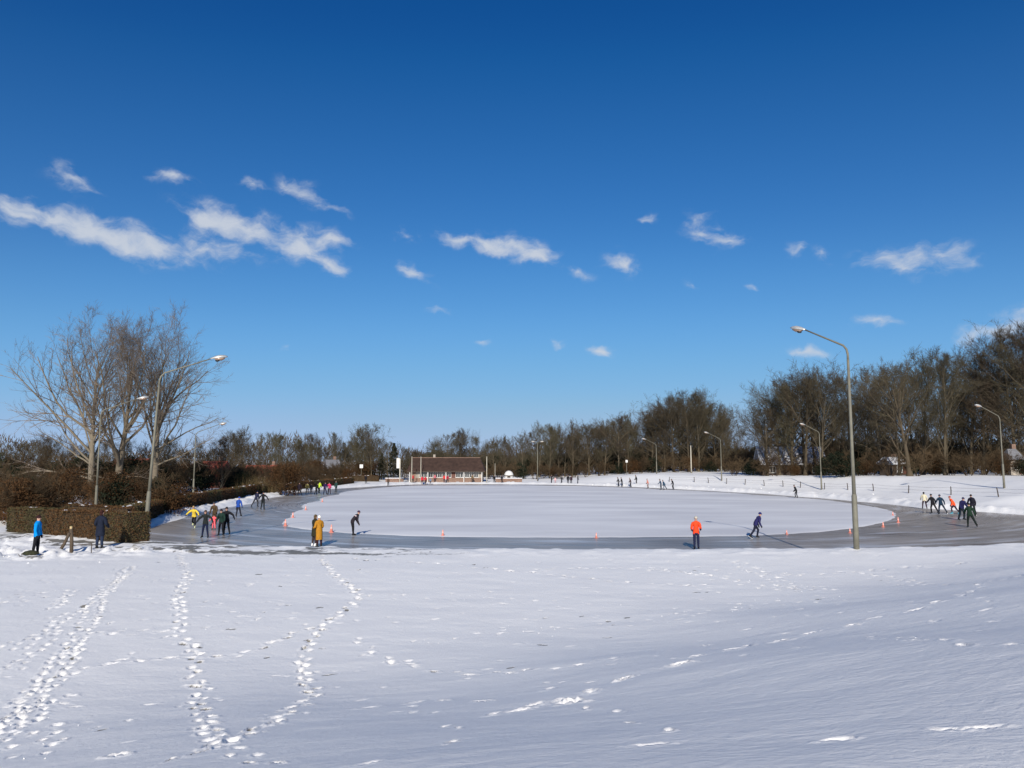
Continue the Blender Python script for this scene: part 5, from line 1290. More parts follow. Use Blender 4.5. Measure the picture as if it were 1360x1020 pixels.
# ------------------------------------------------------------------ hedges
M_HB = bark('hedge_brown_leaf', (.072, .037, .016), (.108, .058, .025))
M_HG = bark('hedge_olive_leaf', (.050, .046, .020), (.085, .072, .034))
M_HC = mat('hedge_core', (.055, .038, .021), .95, .3, 3)
M_SNOWP = mat('caught_snow', (.86, .86, .86), .7, .05, 3)
def hedge(name, label, a, b_, width, height, n, brown, seed, leaf=.085, h2=None, group=None):
    a = Vector((a[0], a[1], 0)); b_ = Vector((b_[0], b_[1], 0)); L = (b_ - a).length; d = (b_ - a) / L; s_ = Vector((-d.y, d.x, 0)); rg = random.Random(seed)
    za, zb = gz(a.x, a.y), gz(b_.x, b_.y)
    base = Vector((a.x, a.y, za)); h2 = h2 or height
    t = thing(name, label, 'hedge', base, math.atan2(d.y, d.x), group)
    wob = [rg.uniform(-.06, .06) for i in range(int(L) + 3)]
    def hh(u): i = int(max(0, u)); f = u - i; return (height + (h2 - height) * u / L) + wob[i] * (1 - f) + wob[i + 1] * f
    def zz(u): return (zb - za) * u / L
    core = MB(); nseg = max(3, int(L / 1.0)); rings = []
    for i in range(nseg + 1):
        u = L * i / nseg; w = width * .5 - .07; h = hh(u) - .08; z0 = zz(u) - .15
        rings.append([(u, -w, z0), (u, w, z0), (u, w * .96, z0 + h * .6), (u, w * .85, z0 + .15 + h), (u, -w * .85, z0 + .15 + h), (u, -w * .96, z0 + h * .6)])
    core.rings(rings).build('branches', M_HC, t)
    V, Fc, MI = [], [], []
    for i in range(n):
        q = rg.random(); u = rg.uniform(0, L)
        if q < .40: p = Vector((u, -width / 2 + rg.gauss(0, .035), rg.uniform(.0, 1) * hh(u)))
        elif q < .60: p = Vector((u, width / 2 + rg.gauss(0, .035), rg.random() * hh(u)))
        elif q < .90: p = Vector((u, rg.uniform(-.5, .5) * width, hh(u) + abs(rg.gauss(0, .03))))
        else:
            u = (0 if rg.random() < .5 else L) + rg.gauss(0, .04); p = Vector((u, rg.uniform(-.5, .5) * width, rg.random() * hh(min(max(u, 0), L))))
        p.z += zz(u)
        nrm = Vector((rg.gauss(0, 1), rg.gauss(0, 1), rg.gauss(0, 1))).normalized(); aa = nrm.orthogonal().normalized(); bb = nrm.cross(aa); l = leaf * rg.uniform(.6, 1.4); k = len(V)
        V += [p - aa * l * .6, p + bb * l * .35, p + aa * l * .6, p - bb * l * .35]; Fc.append((k, k + 1, k + 2, k + 3))
        band = .5 + .5 * math.sin(u * .55 + seed) + .35 * math.sin(u * 1.7 + 2 * seed) + rg.gauss(0, .25)
        MI.append(0 if band < brown * 1.6 else 1)
    me = mesh_of('hedge_foliage', V, Fc); me.materials.append(M_HB); me.materials.append(M_HG); me.polygons.foreach_set('material_index', MI)
    f = obj('foliage', me, None, t); f['kind'] = 'stuff'
    sm = MB()
    for i in range(int(L * .7)):
        u = rg.uniform(.3, L - .3); c0 = Vector((u, rg.uniform(-.3, .3) * width, hh(u) + zz(u) + .01)); l_ = rg.uniform(.12, .45); w_ = rg.uniform(.06, .16)
        sm.rings([[c0 + Vector((math.cos(q * .7854) * l_ * k_, math.sin(q * .7854) * w_ * k_, z_)) for q in range(8)] for k_, z_ in ((1, -.03), (.9, .03), (.4, .055))])
    sp_ = sm.build('snow_patches', M_SNOWP, t, True); sp_['kind'] = 'stuff'
    return t
hedge('clipped_hedge', 'clipped brown beech hedge in front behind the wooden post', (-19.3, 39.4), (-30.4, 47.0), 1.3, 1.42, 34000, .40, 2, .07)
hedge('clipped_hedge', 'dark clipped hedge running left behind the front hedge', (-28.2, 54.6), (-36.8, 57.5), 1.3, 1.45, 9000, .5, 4)
hedge('clipped_hedge', 'dark clipped hedge beside the street lamp, first along the rink path', (-27.4, 53.2), (-31.0, 66.5), 1.3, 1.45, 8000, .35, 5)
hedge('clipped_hedge', 'clipped hedge with rusty end, second along the rink path', (-32.4, 71), (-36.2, 108), 1.2, 1.4, 12000, .4, 6, .11)
hedge('clipped_hedge', 'low dark hedge at the far left end of the rink', (-36.5, 110), (-33.0, 156), 1.2, 1.2, 8000, .4, 7, .13)
hedge('clipped_hedge', 'rusty low hedge left of the clubhouse signboard', (-44, 166), (-29.5, 168), 1.0, 1.3, 2600, .9, 8, .14)

# ------------------------------------------------------------------ street lamps
M_POLE = mat('lamp_pole_grey', (.165, .155, .118), .6, .15, 3)
M_HEADT = mat('lamp_head_metal', (.55, .54, .50), .35, .1, 8, metal=.4)
M_LENS = mat('lamp_lens', (.34, .22, .15), .25, spec=.5)
M_BOWL = mat('lamp_bowl_dark', (.03, .03, .03), .3)
def lamp_head(t, p, d):
    """flattened cobra head at the arm end, lens below"""
    d = Vector(d).normalized(); s_ = d.cross(Vector((0, 0, 1))).normalized(); u = s_.cross(d)
    rings = []
    for f, w, ht in ((0, .05, .05), (.12, .09, .08), (.3, .17, .13), (.55, .21, .16), (.8, .17, .12), (.95, .07, .05)):
        c = Vector(p) + d * (f * .95)
        rings.append([c + s_ * (math.cos(q * math.pi / 5) * w) + u * (math.sin(q * math.pi / 5) * ht if math.sin(q * math.pi / 5) > 0 else math.sin(q * math.pi / 5) * ht * .35) for q in range(10)])
    hd = MB().rings(rings).build('lamp_head', M_HEADT, t, True)
    r2 = []
    for f, w, ht in ((.22, .10, .05), (.4, .16, .10), (.6, .175, .12), (.78, .10, .06)):
        c = Vector(p) + d * (f * .95) - u * .045
        r2.append([c + s_ * (math.cos(q * math.pi / 4) * w) - u * (abs(math.sin(q * math.pi / 4)) * ht if math.sin(q * math.pi / 4) > 0 else -.02) for q in range(8)])
    MB().rings(r2).build('lens', M_LENS, hd, True)
    c = Vector(p) + d * .34 - u * .1
    MB().rings([[c + s_ * (math.cos(q * .785) * w) + d * (math.sin(q * .785) * w) - u * z for q in range(8)] for w, z in ((.11, 0), (.12, .06), (.06, .1))]).build('bowl', M_BOWL, hd, True)
def street_lamp(label, x, y, z, knee, ax, ay, rise=1.05, r=.095):
    t = thing('street_lamp', label, 'street lamp', (x, y, z), 0, 'street lamps round the rink')
    MB().tube([(0, 0, -.3), (0, 0, 1.0), (0, 0, 2.5), (0, 0, 2.62)], [r * 1.35, r * 1.3, r * 1.25, r * .95], 10).build('pole_base', M_POLE, t, True)
    H = knee; L = math.hypot(ax, ay); dx, dy = ax / L, ay / L
    MB().tube([(0, 0, 2.55), (0, 0, H * .5), (0, 0, H - .7)], [r * .9, r * .75, r * .6], 10).build('pole', M_POLE, t, True)
    pts = [(0, 0, H - .75), (0, 0, H - .45), (dx * .06, dy * .06, H - .2), (dx * .22, dy * .22, H)]
    arm_e = Vector((ax, ay, H + rise)); pts += [tuple(Vector(pts[-1]).lerp(arm_e, .5)), tuple(arm_e)]
    MB().tube(pts, [r * .6, r * .58, r * .56, r * .5, r * .42, r * .36], 8).build('arm', M_POLE, t, True)
    lamp_head(t, arm_e - Vector((dx, dy, rise / L)) * .05, (dx, dy, (rise / L) * .55))
    return t
street_lamp('tallest, nearest street lamp, standing at the near ice edge on the right', 16.2, 36.0, gz(16.2, 36), 9.75, -1.25, 2.0, 1.1, .098)
l2_ = street_lamp('tall street lamp behind the right end of the clipped hedge', -19.5, 40.6, gz(-19.5, 40.6), 9.0, 2.35, .9, 1.0, .09)
l2_.rotation_euler = (0, R(2.6), 0)
street_lamp('street lamp in front of the big poplars, behind the person in navy', -32.8, 60, gz(-32.8, 60), 8.6, 2.4, .9, .95, .085)
street_lamp('street lamp right of the poplars, rising behind the rusty hedge', -36.9, 88, gz(-36.9, 88), 8.0, 2.4, .8, .95, .085)
for lab, px_, yy, kz in (('street lamp on the bank at the right edge of the picture', 1332, 82, 9.85), ('street lamp on the bank behind the lone dark skater', 1090, 110, 9.2),
                         ('street lamp at mid bank, second beyond the tall near lamp', 958, 135, 8.9), ('street lamp at the left foot of the bank by the far bend', 872, 160, 8.5)):
    x = (px_ - 680) / 1000.0 * yy * .994; z = gz(x, yy)
    street_lamp(lab, x, yy, z, kz - z, -2.3, -.6, .95, .085)
x, y = 5.77, 171.0
t = thing('street_lamp', 'double-headed street lamp beyond the far end of the ice', 'street lamp', (x, y, gz(x, y)), 0, 'street lamps round the rink')
MB().tube([(0, 0, -.3), (0, 0, 4), (0, 0, 8.6)], [.11, .09, .07], 8).build('pole', M_POLE, t, True)
for s_ in (-1, 1):
    MB().tube([(0, 0, 8.5), (s_ * .25, 0, 8.75), (s_ * .6, 0, 8.85)], [.05, .05, .04], 6).build('arm', M_POLE, t, True)
    lamp_head(t, Vector((s_ * .55, 0, 8.85)), (s_, 0, .1))

# ------------------------------------------------------------------ buildings
M_BRICK = mat('brick_wall', (.21, .135, .10), .85, .25, 4)
M_ROOF = mat('brown_roof', (.05, .029, .021), .8, .3, 1.2)
M_WHITE = mat('white_paint', (.66, .64, .60), .5, .05, 2)
M_GLASS = mat('dark_glass', (.02, .025, .03), .12, spec=.6)
M_RED = mat('red_tile', (.32, .075, .045), .8, .2, 2)
M_GREY = mat('grey_tile', (.16, .16, .17), .8, .2, 2)
M_SNOWR = mat('roof_snow', (.78, .79, .82), .7, .05, 2)
M_DOOR = mat('door_paint', (.12, .05, .035), .6)
M_PLAS = mat('pale_render', (.34, .30, .25), .8, .1, 2)
M_TIMB = mat('dark_timber', (.06, .045, .035), .8, .2, 3)
def window(parent, cx, cy, cz, w, h, ny=-1, bars=1):
    fr = MB(); t_ = .07
    for sx_ in (-1, 1): fr.box(cx + sx_ * (w / 2 - t_ / 2), cy + ny * .03, cz, t_, .1, h)
    for sz in (-1, 1): fr.box(cx, cy + ny * .032, cz + sz * (h / 2 - t_ / 2), w - 2 * t_, .1, t_)
    for k in range(bars): fr.box(cx - w / 2 + w * (k + 1) / (bars + 1), cy + ny * .03, cz, .05, .06, h - 2 * t_)
    win = fr.build('window', M_WHITE, parent)
    MB().box(cx, cy + ny * .005, cz, w - t_, .03, h - t_).build('pane', M_GLASS, win)
    MB().box(cx, cy + ny * .08, cz - h / 2 - .03, w + .12, .16, .05).build('sill', M_WHITE, win)
    return win
cx0, cx1, cyy = -23.0, -6.0, 167.0
cz0 = gz(-14, 166)
cb = thing('clubhouse', 'long low brick clubhouse with big brown roof beyond the ice', 'building', (-14.5, cyy, cz0))
W2 = (cx1 - cx0) / 2
MB().box(0, 3.2, .42, 2 * W2 - 1.0, 6.4, 1.0).build('plinth_wall', M_BRICK, cb)
MB().box(0, 3.25, 1.66, 2 * W2 - 1.1, 6.3, 1.5).build('wall', M_PLAS, cb)
rf = MB().rings([[(-W2 - .1, -.9, 2.35), (W2 + .1, -.9, 2.35), (W2 + .1, 7.4, 2.35), (-W2 - .1, 7.4, 2.35)], [(-W2 - .1, -.9, 2.5), (W2 + .1, -.9, 2.5), (W2 + .1, 7.4, 2.5), (-W2 - .1, 7.4, 2.5)],
                 [(-W2 + .7, 2.9, 5.35), (W2 - 1.2, 2.9, 5.35), (W2 - 1.2, 3.6, 5.35), (-W2 + .7, 3.6, 5.35)]]).build('roof', M_ROOF, cb)
MB().box(-.25, 3.25, 5.40, 2 * W2 - 1.8, .8, .12).build('ridge', M_BRICK, rf)
MB().box(-W2 + 5.5, 3.6, 5.75, .5, .5, .7).build('chimney', M_PLAS, rf)
MB().box(0, -.93, 2.33, 2 * W2 + .1, .08, .2).build('gutter_board', M_TIMB, rf)
nw = 13
for i in range(nw):
    xw = -W2 + 2.6 + (2 * W2 - 4.0) * (i + .5) / nw
    if i in (7,):
        dr = MB().box(xw, .06, 1.25, .9, .08, 2.1).build('door', M_DOOR, cb); MB().box(xw + .3, -.0, 1.2, .05, .06, .18).build('handle', M_GREY, dr)
    else: window(cb, xw, .08, 1.65, 1.02, 1.25, -1, 1)
MB().box(-W2 + 1.1, .05, 1.5, 1.3, .12, 1.7).build('brick_panel', M_BRICK, cb)
for i in range(5):
    MB().box(-W2 + .6 + i * (2 * W2 - 1.2) / 4, -.75, 1.2, .14, .14, 2.3).build('post', M_WHITE, cb)
# terrace wall and dome hut right of the clubhouse
def low_wall(label, x0, x1, y, h, m, d=.35):
    w = thing('low_wall', label, 'wall', ((x0 + x1) / 2, y, gz((x0 + x1) / 2, y)))
    MB().box(0, 0, h / 2 - .1, x1 - x0, d, h + .2).build('wall_body', m, w); MB().box(0, 0, h + .05, x1 - x0 + .1, d + .15, .12).build('coping_snow', M_SNOWR, w)
low_wall('low brick wall with snow on top right of the clubhouse', -3.6, 2.2, 166.5, .8, M_BRICK)
low_wall('low brick terrace wall left of the clubhouse', -27.5, -23.6, 165, .8, M_BRICK)
dh = thing('dome_tent', 'small white dome behind the low wall right of the clubhouse', 'tent', (-.7, 168.5, gz(-.7, 168.5)))
MB().rings([[(math.cos(q * .5236) * w, math.sin(q * .5236) * w, z) for q in range(12)] for w, z in ((1.05, -.1), (1.05, 1.3), (.98, 1.7), (.75, 2.1), (.4, 2.35), (.08, 2.42))]).build('canopy', M_WHITE, dh, True)
MB().rings([[(math.cos(q * .5236) * w, math.sin(q * .5236) * w, z) for q in range(12)] for w, z in ((1.08, 1.22), (1.10, 1.36), (1.07, 1.40))]).build('rim_band', M_TIMB, dh)
MB().box(0, -1.02, .6, .7, .12, 1.2).build('entrance', M_TIMB, dh)

def house(label, x, y, w, d, hw, hr, rz, wall, roof, z=None, snow=None, hip=0.0, nwin=3):
    t = thing('house', label, 'house', (x, y, gz(x, y) if z is None else z), rz)
    MB().box(0, 0, hw / 2 - .2, w, d, hw + .4).build('wall', wall, t)
    o_ = .35
    rf = MB().rings([[(-w / 2 - o_, -d / 2 - o_, hw - .1), (w / 2 + o_, -d / 2 - o_, hw - .1), (w / 2 + o_, d / 2 + o_, hw - .1), (-w / 2 - o_, d / 2 + o_, hw - .1)],
                     [(-w / 2 - o_ + hip, -.08, hw + hr), (w / 2 + o_ - hip, -.08, hw + hr), (w / 2 + o_ - hip, .08, hw + hr), (-w / 2 - o_ + hip, .08, hw + hr)]]).build('roof', roof, t)
    MB().box(w * .25, .4, hw + hr + .1, .6, .6, 1.3).build('chimney', M_BRICK, rf)
    for i in range(nwin): window(t, -w / 2 + w * (i + .5) / nwin, -d / 2, hw * .55, 1.1, 1.2)
    MB().box(w * .36, -d / 2 - .02, 1.0, .9, .1, 2.0).build('door', M_DOOR, t)
    if snow:
        a = math.atan2(hr, d / 2 + o_)
        for s_ in (-1, 1):
            MB().prism([(s_ * (d / 2 + o_), hw - .02), (s_ * .05, hw + hr + .10), (s_ * .05, hw + hr + .26), (s_ * (d / 2 + o_ + .03), hw + .13)], 'x', -w / 2 - o_ + hip * .5, w / 2 + o_ - hip * .5).build('roof_snow', M_SNOWR, rf)
    return t
hx = 53.46
house('house with snow-covered roof seen between trunks above the bank', hx, 146, 11.5, 7.5, 2.0, 3.2, R(-8), M_TIMB, M_GREY, 2.2, True, 0.0)
hx = 60.86
house('small snowy shed roof glimpsed behind the pale-trunked tree', hx, 121, 3.0, 2.5, 1.5, .9, R(20), M_TIMB, M_GREY, 2.9, True, 0.0, 1)
hx = 77.96
house('grey-roofed hut among the bushes at the right edge', hx, 118, 2.0, 2.2, 2.3, 1.6, R(0), M_PLAS, M_GREY, 2.9, False, .7, 1)
house('red-roofed house behind the reeds on the left', -49.56, 152, 6.5, 6, 1.9, 1.9, R(6), M_BRICK, M_RED, 0.3, False)
house('narrow red house beside the white sloping beam on the left', -50.13, 128, 3.4, 4, 3.0, 1.6, R(0), M_RED, M_RED, .3, False, 0.0, 1)
house('white-walled red-roofed house hidden behind the poplar trunks', -75.15, 150, 6.0, 5, 2.6, 2.4, R(0), M_PLAS, M_RED, .4, False, 0.0, 2)
house('grey-roofed cottage seen through the trees left of the conifers', -40.86, 172, 2.4, 4, 2.9, 1.9, R(24), M_TIMB, M_GREY, .4, False, 0.0, 1)

# ------------------------------------------------------------------ poles, signs, fences
M_WOODP = mat('weathered_post', (.085, .062, .042), .85, .25, 4)
M_WOODL = mat('fresh_cut_wood', (.50, .38, .20), .8, .1, 8)
M_PALEP = mat('pale_pole', (.50, .46, .37), .6, .08, 3)
def pole(label, x, y, h, r=.08, name='flagpole'):
    z = gz(x, y); t = thing(name, label, 'pole', (x, y, z))
    MB().tube([(0, 0, -.3), (0, 0, h * .5), (0, 0, h)], [r, r * .9, r * .7], 8).build('shaft', M_PALEP, t, True)
    MB().tube([(0, 0, h - .02), (0, 0, h + .06), (0, 0, h + .12)], [r * .8, r * 1.15, r * .3], 8).build('cap', M_PALEP, t, True)
    MB().tube([(0, 0, -.05), (0, 0, .25)], [r * 1.6, r * 1.5], 8).build('collar', M_POLE, t, True)
pole('pale pole at the left corner of the clubhouse roof', -19.73, 164.0, 5.5)
pole('yellowish pole standing well left of the clubhouse', -21.29, 161.0, 5.6)
pole('pale pole at the right end of the clubhouse', -5.43, 163.0, 5.6, .1)
pole('thin short pole right of the clubhouse', -3.71, 166.0, 4.0, .05)
pole('bare wooden pole on the bank between two street lamps', 39.75, 168.0, 6.0, .13, 'wooden_pole')
x = -23.94; sg = thing('signboard', 'tall narrow white signboard on a post left of the clubhouse', 'sign', (x, 160, gz(x, 160)))
MB().tube([(.28, 0, -.3), (.28, 0, 5.2)], .12, 8).build('post', M_PALEP, sg, True)
bd = MB().box(-.12, -.05, 4.25, .62, .22, 2.1).build('board', M_WHITE, sg); MB().box(-.12, -.05, 5.36, .7, .28, .1).build('cap_rail', M_POLE, bd)
x = -33.4; sg = thing('small_sign', 'small white sign on a thin post left of the conifers', 'sign', (x, 168, gz(x, 168)))
MB().tube([(0, 0, -.3), (0, 0, 3.4)], .05, 6).build('post', M_POLE, sg); MB().box(0, -.07, 3.3, .75, .05, .8).build('board', M_WHITE, sg)
x = 25.13; sg = thing('small_sign', 'small pale sign on a thin post at the foot of the bank', 'sign', (x, 166, gz(x, 166)))
MB().tube([(0, 0, -.3), (0, 0, 3.1)], .05, 6).build('post', M_POLE, sg); MB().box(0, -.07, 3.0, .45, .05, .55).build('board', M_WHITE, sg)
# white sloping barrier beam on the left
bx = -46.08; bb = thing('barrier_beam', 'white sloping beam raised beside the narrow red house', 'barrier', (bx, 122, gz(bx, 122)))
MB().box(-.6, 0, .6, .3, .3, 1.6).build('stand', M_POLE, bb); MB().tube([(-.9, 0, 1.3), (1.9, .1, 4.0)], .07, 6).build('beam', M_WHITE, bb)
# wire fence along the bank
FP = [(29.73,143.59),(33.26,138.56),(35.04,135.35),(37.12,131.33),(38.95,126.91),(40.89,123.1),(42.64,119.48),(43.83,115.46),(45.09,109.63),(46.58,105.4),(47.93,100.78),(48.78,93.53),(50.05,86.69),(50.42,78.83),(51.46,74.81)]
fn_ = thing('wire_fence', 'low fence of small dark posts and wire along the bank', 'fence', (FP[0][0], FP[0][1], gz(*FP[0])))
pm = MB().tube([(0, 0, -.2), (.02, 0, .5), (0, 0, .95)], [.06, .055, .05], 6).mesh('fence_post')
o0 = Vector((FP[0][0], FP[0][1], gz(*FP[0])))
tops = []
for i, (x, y) in enumerate(FP):
    q = Vector((x, y, gz(x, y))) - o0
    pst = obj('post', pm, M_TIMB, fn_, q); pst.rotation_euler = (R(4 * math.sin(i * 2.3)), R(5 * math.cos(i * 1.7)), 0); tops.append(q)
for zh in (.45, .82):
    w = MB()
    for p, q in zip(tops, tops[1:]):
        w.tube([tuple(p + Vector((0, 0, zh))), tuple(p.lerp(q, .5) + Vector((0, 0, zh - .07))), tuple(q + Vector((0, 0, zh)))], .012, 4, cap=False)
    w.build('wire', M_TIMB, fn_)
# wooden post with its diagonal brace and little rail on the left
px_, py_ = (-20.35,35.19)
wp = thing('braced_post', 'weathered wooden post with diagonal brace beside the person in blue', 'post', (px_, py_, gz(px_, py_)))
MB().tube([(.12, 0, -.3), (.10, 0, .5), (.04, 0, 1.12)], [.085, .08, .075], 9).build('post', M_WOODP, wp, True)
MB().tube([(.04, 0, 1.10), (.03, 0, 1.24)], [.06, .055], 9).build('cut_top', M_WOODL, wp, True)
MB().tube([(-.50, -.12, -.1), (-.2, -.07, .45), (.02, -.09, .95)], [.075, .07, .065], 8).build('brace', M_WOODP, wp, True)
MB().tube([(.13, 0, .36), (.55, .05, .41), (.98, .1, .44)], [.018, .018, .018], 6).build('rail', M_TIMB, wp)
MB().tube([(.97, .1, -.2), (.97, .1, .46)], [.022, .02], 6).build('rail_stake', M_TIMB, wp)
# second brace-like stump post
sl_x, sl_y = (-21.18,33.75)
# dark sledge with a bundle lying behind the person in blue
sl = thing('sledge', 'dark olive sledge lying in the snow behind the person in blue', 'sledge', (sl_x, sl_y, gz(sl_x, sl_y) + .05), R(12))
M_OLIVE = mat('olive_cloth', (.028, .03, .014), .9, .4, 9, .6, 9); sl.scale = (.72, .72, .8)
MB().rings([[(x_, w_ * math.cos(q * .7854), .16 + h_ * max(-.4, math.sin(q * .7854))) for q in range(8)] for x_, w_, h_ in ((-.48, .08, .05), (-.36, .2, .13), (-.05, .24, .2), (.22, .22, .17), (.42, .1, .06))]).build('seat_bundle', M_OLIVE, sl, True)
for s_ in (-1, 1): MB().tube([(-.62, s_ * .19, .16), (-.55, s_ * .19, .05), (-.35, s_ * .19, .02), (.5, s_ * .19, .02), (.62, s_ * .19, .1)], .022, 6).build('runner', M_TIMB, sl, True)

# ------------------------------------------------------------------ traffic cones on the ice
M_CONE = mat('cone_orange', (.80, .30, .23), .5, .06, 6)
M_CONEB = mat('cone_base', (.70, .25, .20), .6)
M_CONEW = mat('cone_band', (.82, .45, .38), .5)
def cone(label, x, y, s_):
    t = thing('traffic_cone', label, 'traffic cone', (x, y, .031 if math.hypot(x - CX, y - CY) < fi(math.atan2(y - CY, x - CX)) else 0.0), s_ * 3, 'cones marking the inner edge of the track'); s_ *= .7; t.scale = (s_, s_, s_)
    if not CONE_ME:
        CONE_ME.append(MB().tube([(0, 0, .03), (0, 0, .68), (0, 0, .70)], [.155, .035, .025], 12).mesh('cone_body', True))
        CONE_ME.append(MB().rings([[(a, -b__, z) for a, b__ in ((-w, w), (w, w), (w, -w), (-w, -w))] for w, z in ((.2, 0), (.2, .03), (.17, .045))]).mesh('cone_foot'))
        CONE_ME.append(MB().tube([(0, 0, .34), (0, 0, .48)], [.103, .077], 12, cap=False).mesh('cone_band', True))
    obj('body', CONE_ME[0], M_CONE, t); obj('foot', CONE_ME[1], M_CONEB, t); obj('reflective_band', CONE_ME[2], M_CONEW, t)
CONE_ME = []
for lab, p, s_ in (('orange cone at the left tip of the snowy infield', (-17.4,58.62), 1.05), ('orange cone second from the left tip of the infield', (-19.14,66.61), .95), ('orange cone third from the left tip of the infield', (-20.73,76.56), .9),
                   ('smallest farthest orange cone along the left infield edge', (-22.85,91.65), .85), ('orange cone between the pair in coats and the bent skater', (-12.64,53.45), 1.1), ('lone orange cone on the near edge right of the bent skater', (-4.6,50.81), .8),
                   ('lone orange cone on the near edge left of the person in red', (5.47,49.59), .7), ('small orange cone right of the skater in navy', (18.73,52.09), .6), ('orange cone beside the tall near lamp pole', (23.4,52.9), .7),
                   ('orange cone left of the right tip of the infield', (28.02,57.64), .8), ('front orange cone at the right tip of the infield', (31.28,61.8), .9), ('rear orange cone at the right tip of the infield', (34.63,69.31), .7)):
    cone(lab, p[0], p[1], s_)

# ------------------------------------------------------------------ people
M_SKIN = mat('skin', (.50, .29, .21), .6)
M_FACE = mat('face_dark', (.12, .05, .04), .6)
M_BLADE = mat('steel_blade', (.55, .56, .58), .25, metal=.9)
CLOTH = {}
def cloth(c):
    k = 'cloth_%02x%02x%02x' % tuple(int(v * 255) for v in c)
    if k not in CLOTH: CLOTH[k] = mat(k, c, .85, .18, 9, .4, 14, spec=.15)
    return CLOTH[k]
POSES = {
 'stand':  dict(lean=2, legs=((2, 4, 2), (-3, 4, 3)), arms=((4, 9, 12), (2, 9, 15))),
 'pocket': dict(lean=3, legs=((2, 3, 2), (-1, 4, 2)), arms=((-6, 22, 62), (-6, 22, 62))),
 'fold':   dict(lean=4, legs=((1, 3, 1), (-1, 3, 2)), arms=((6, 12, 72), (2, 12, 66))),
 'spread': dict(lean=6, legs=((10, 9, 14), (-6, 9, 6)), arms=((8, 58, 12), (8, 54, 10))),
 'glide':  dict(lean=22, legs=((24, 5, 34), (2, 8, 18)), arms=((12, 16, 26), (-14, 18, 26))),
 'stride': dict(lean=36, legs=((38, 4, 46), (-26, 12, 14)), arms=((-18, 10, 30), (-30, 8, 40))),
 'stride2': dict(lean=30, legs=((-20, 16, 10), (34, 4, 42)), arms=((30, 12, 30), (-30, 14, 24))),
 'push':   dict(lean=18, legs=((16, 5, 24), (-10, 24, 6)), arms=((22, 18, 20), (-24, 22, 20))),
 'knees':  dict(lean=46, legs=((12, 3, 8), (8, 4, 10)), arms=((-14, 6, 26), (-18, 6, 30))),
 'back':   dict(lean=26, legs=((22, 4, 32), (4, 6, 18)), arms=((-22, 10, 48), (-22, 10, 48))),
 'kick':   dict(lean=28, legs=((22, 4, 28), (-16, 8, 48)), arms=((10, 40, 15), (20, 44, 15))),
}
PEOPLE_OBJS = []
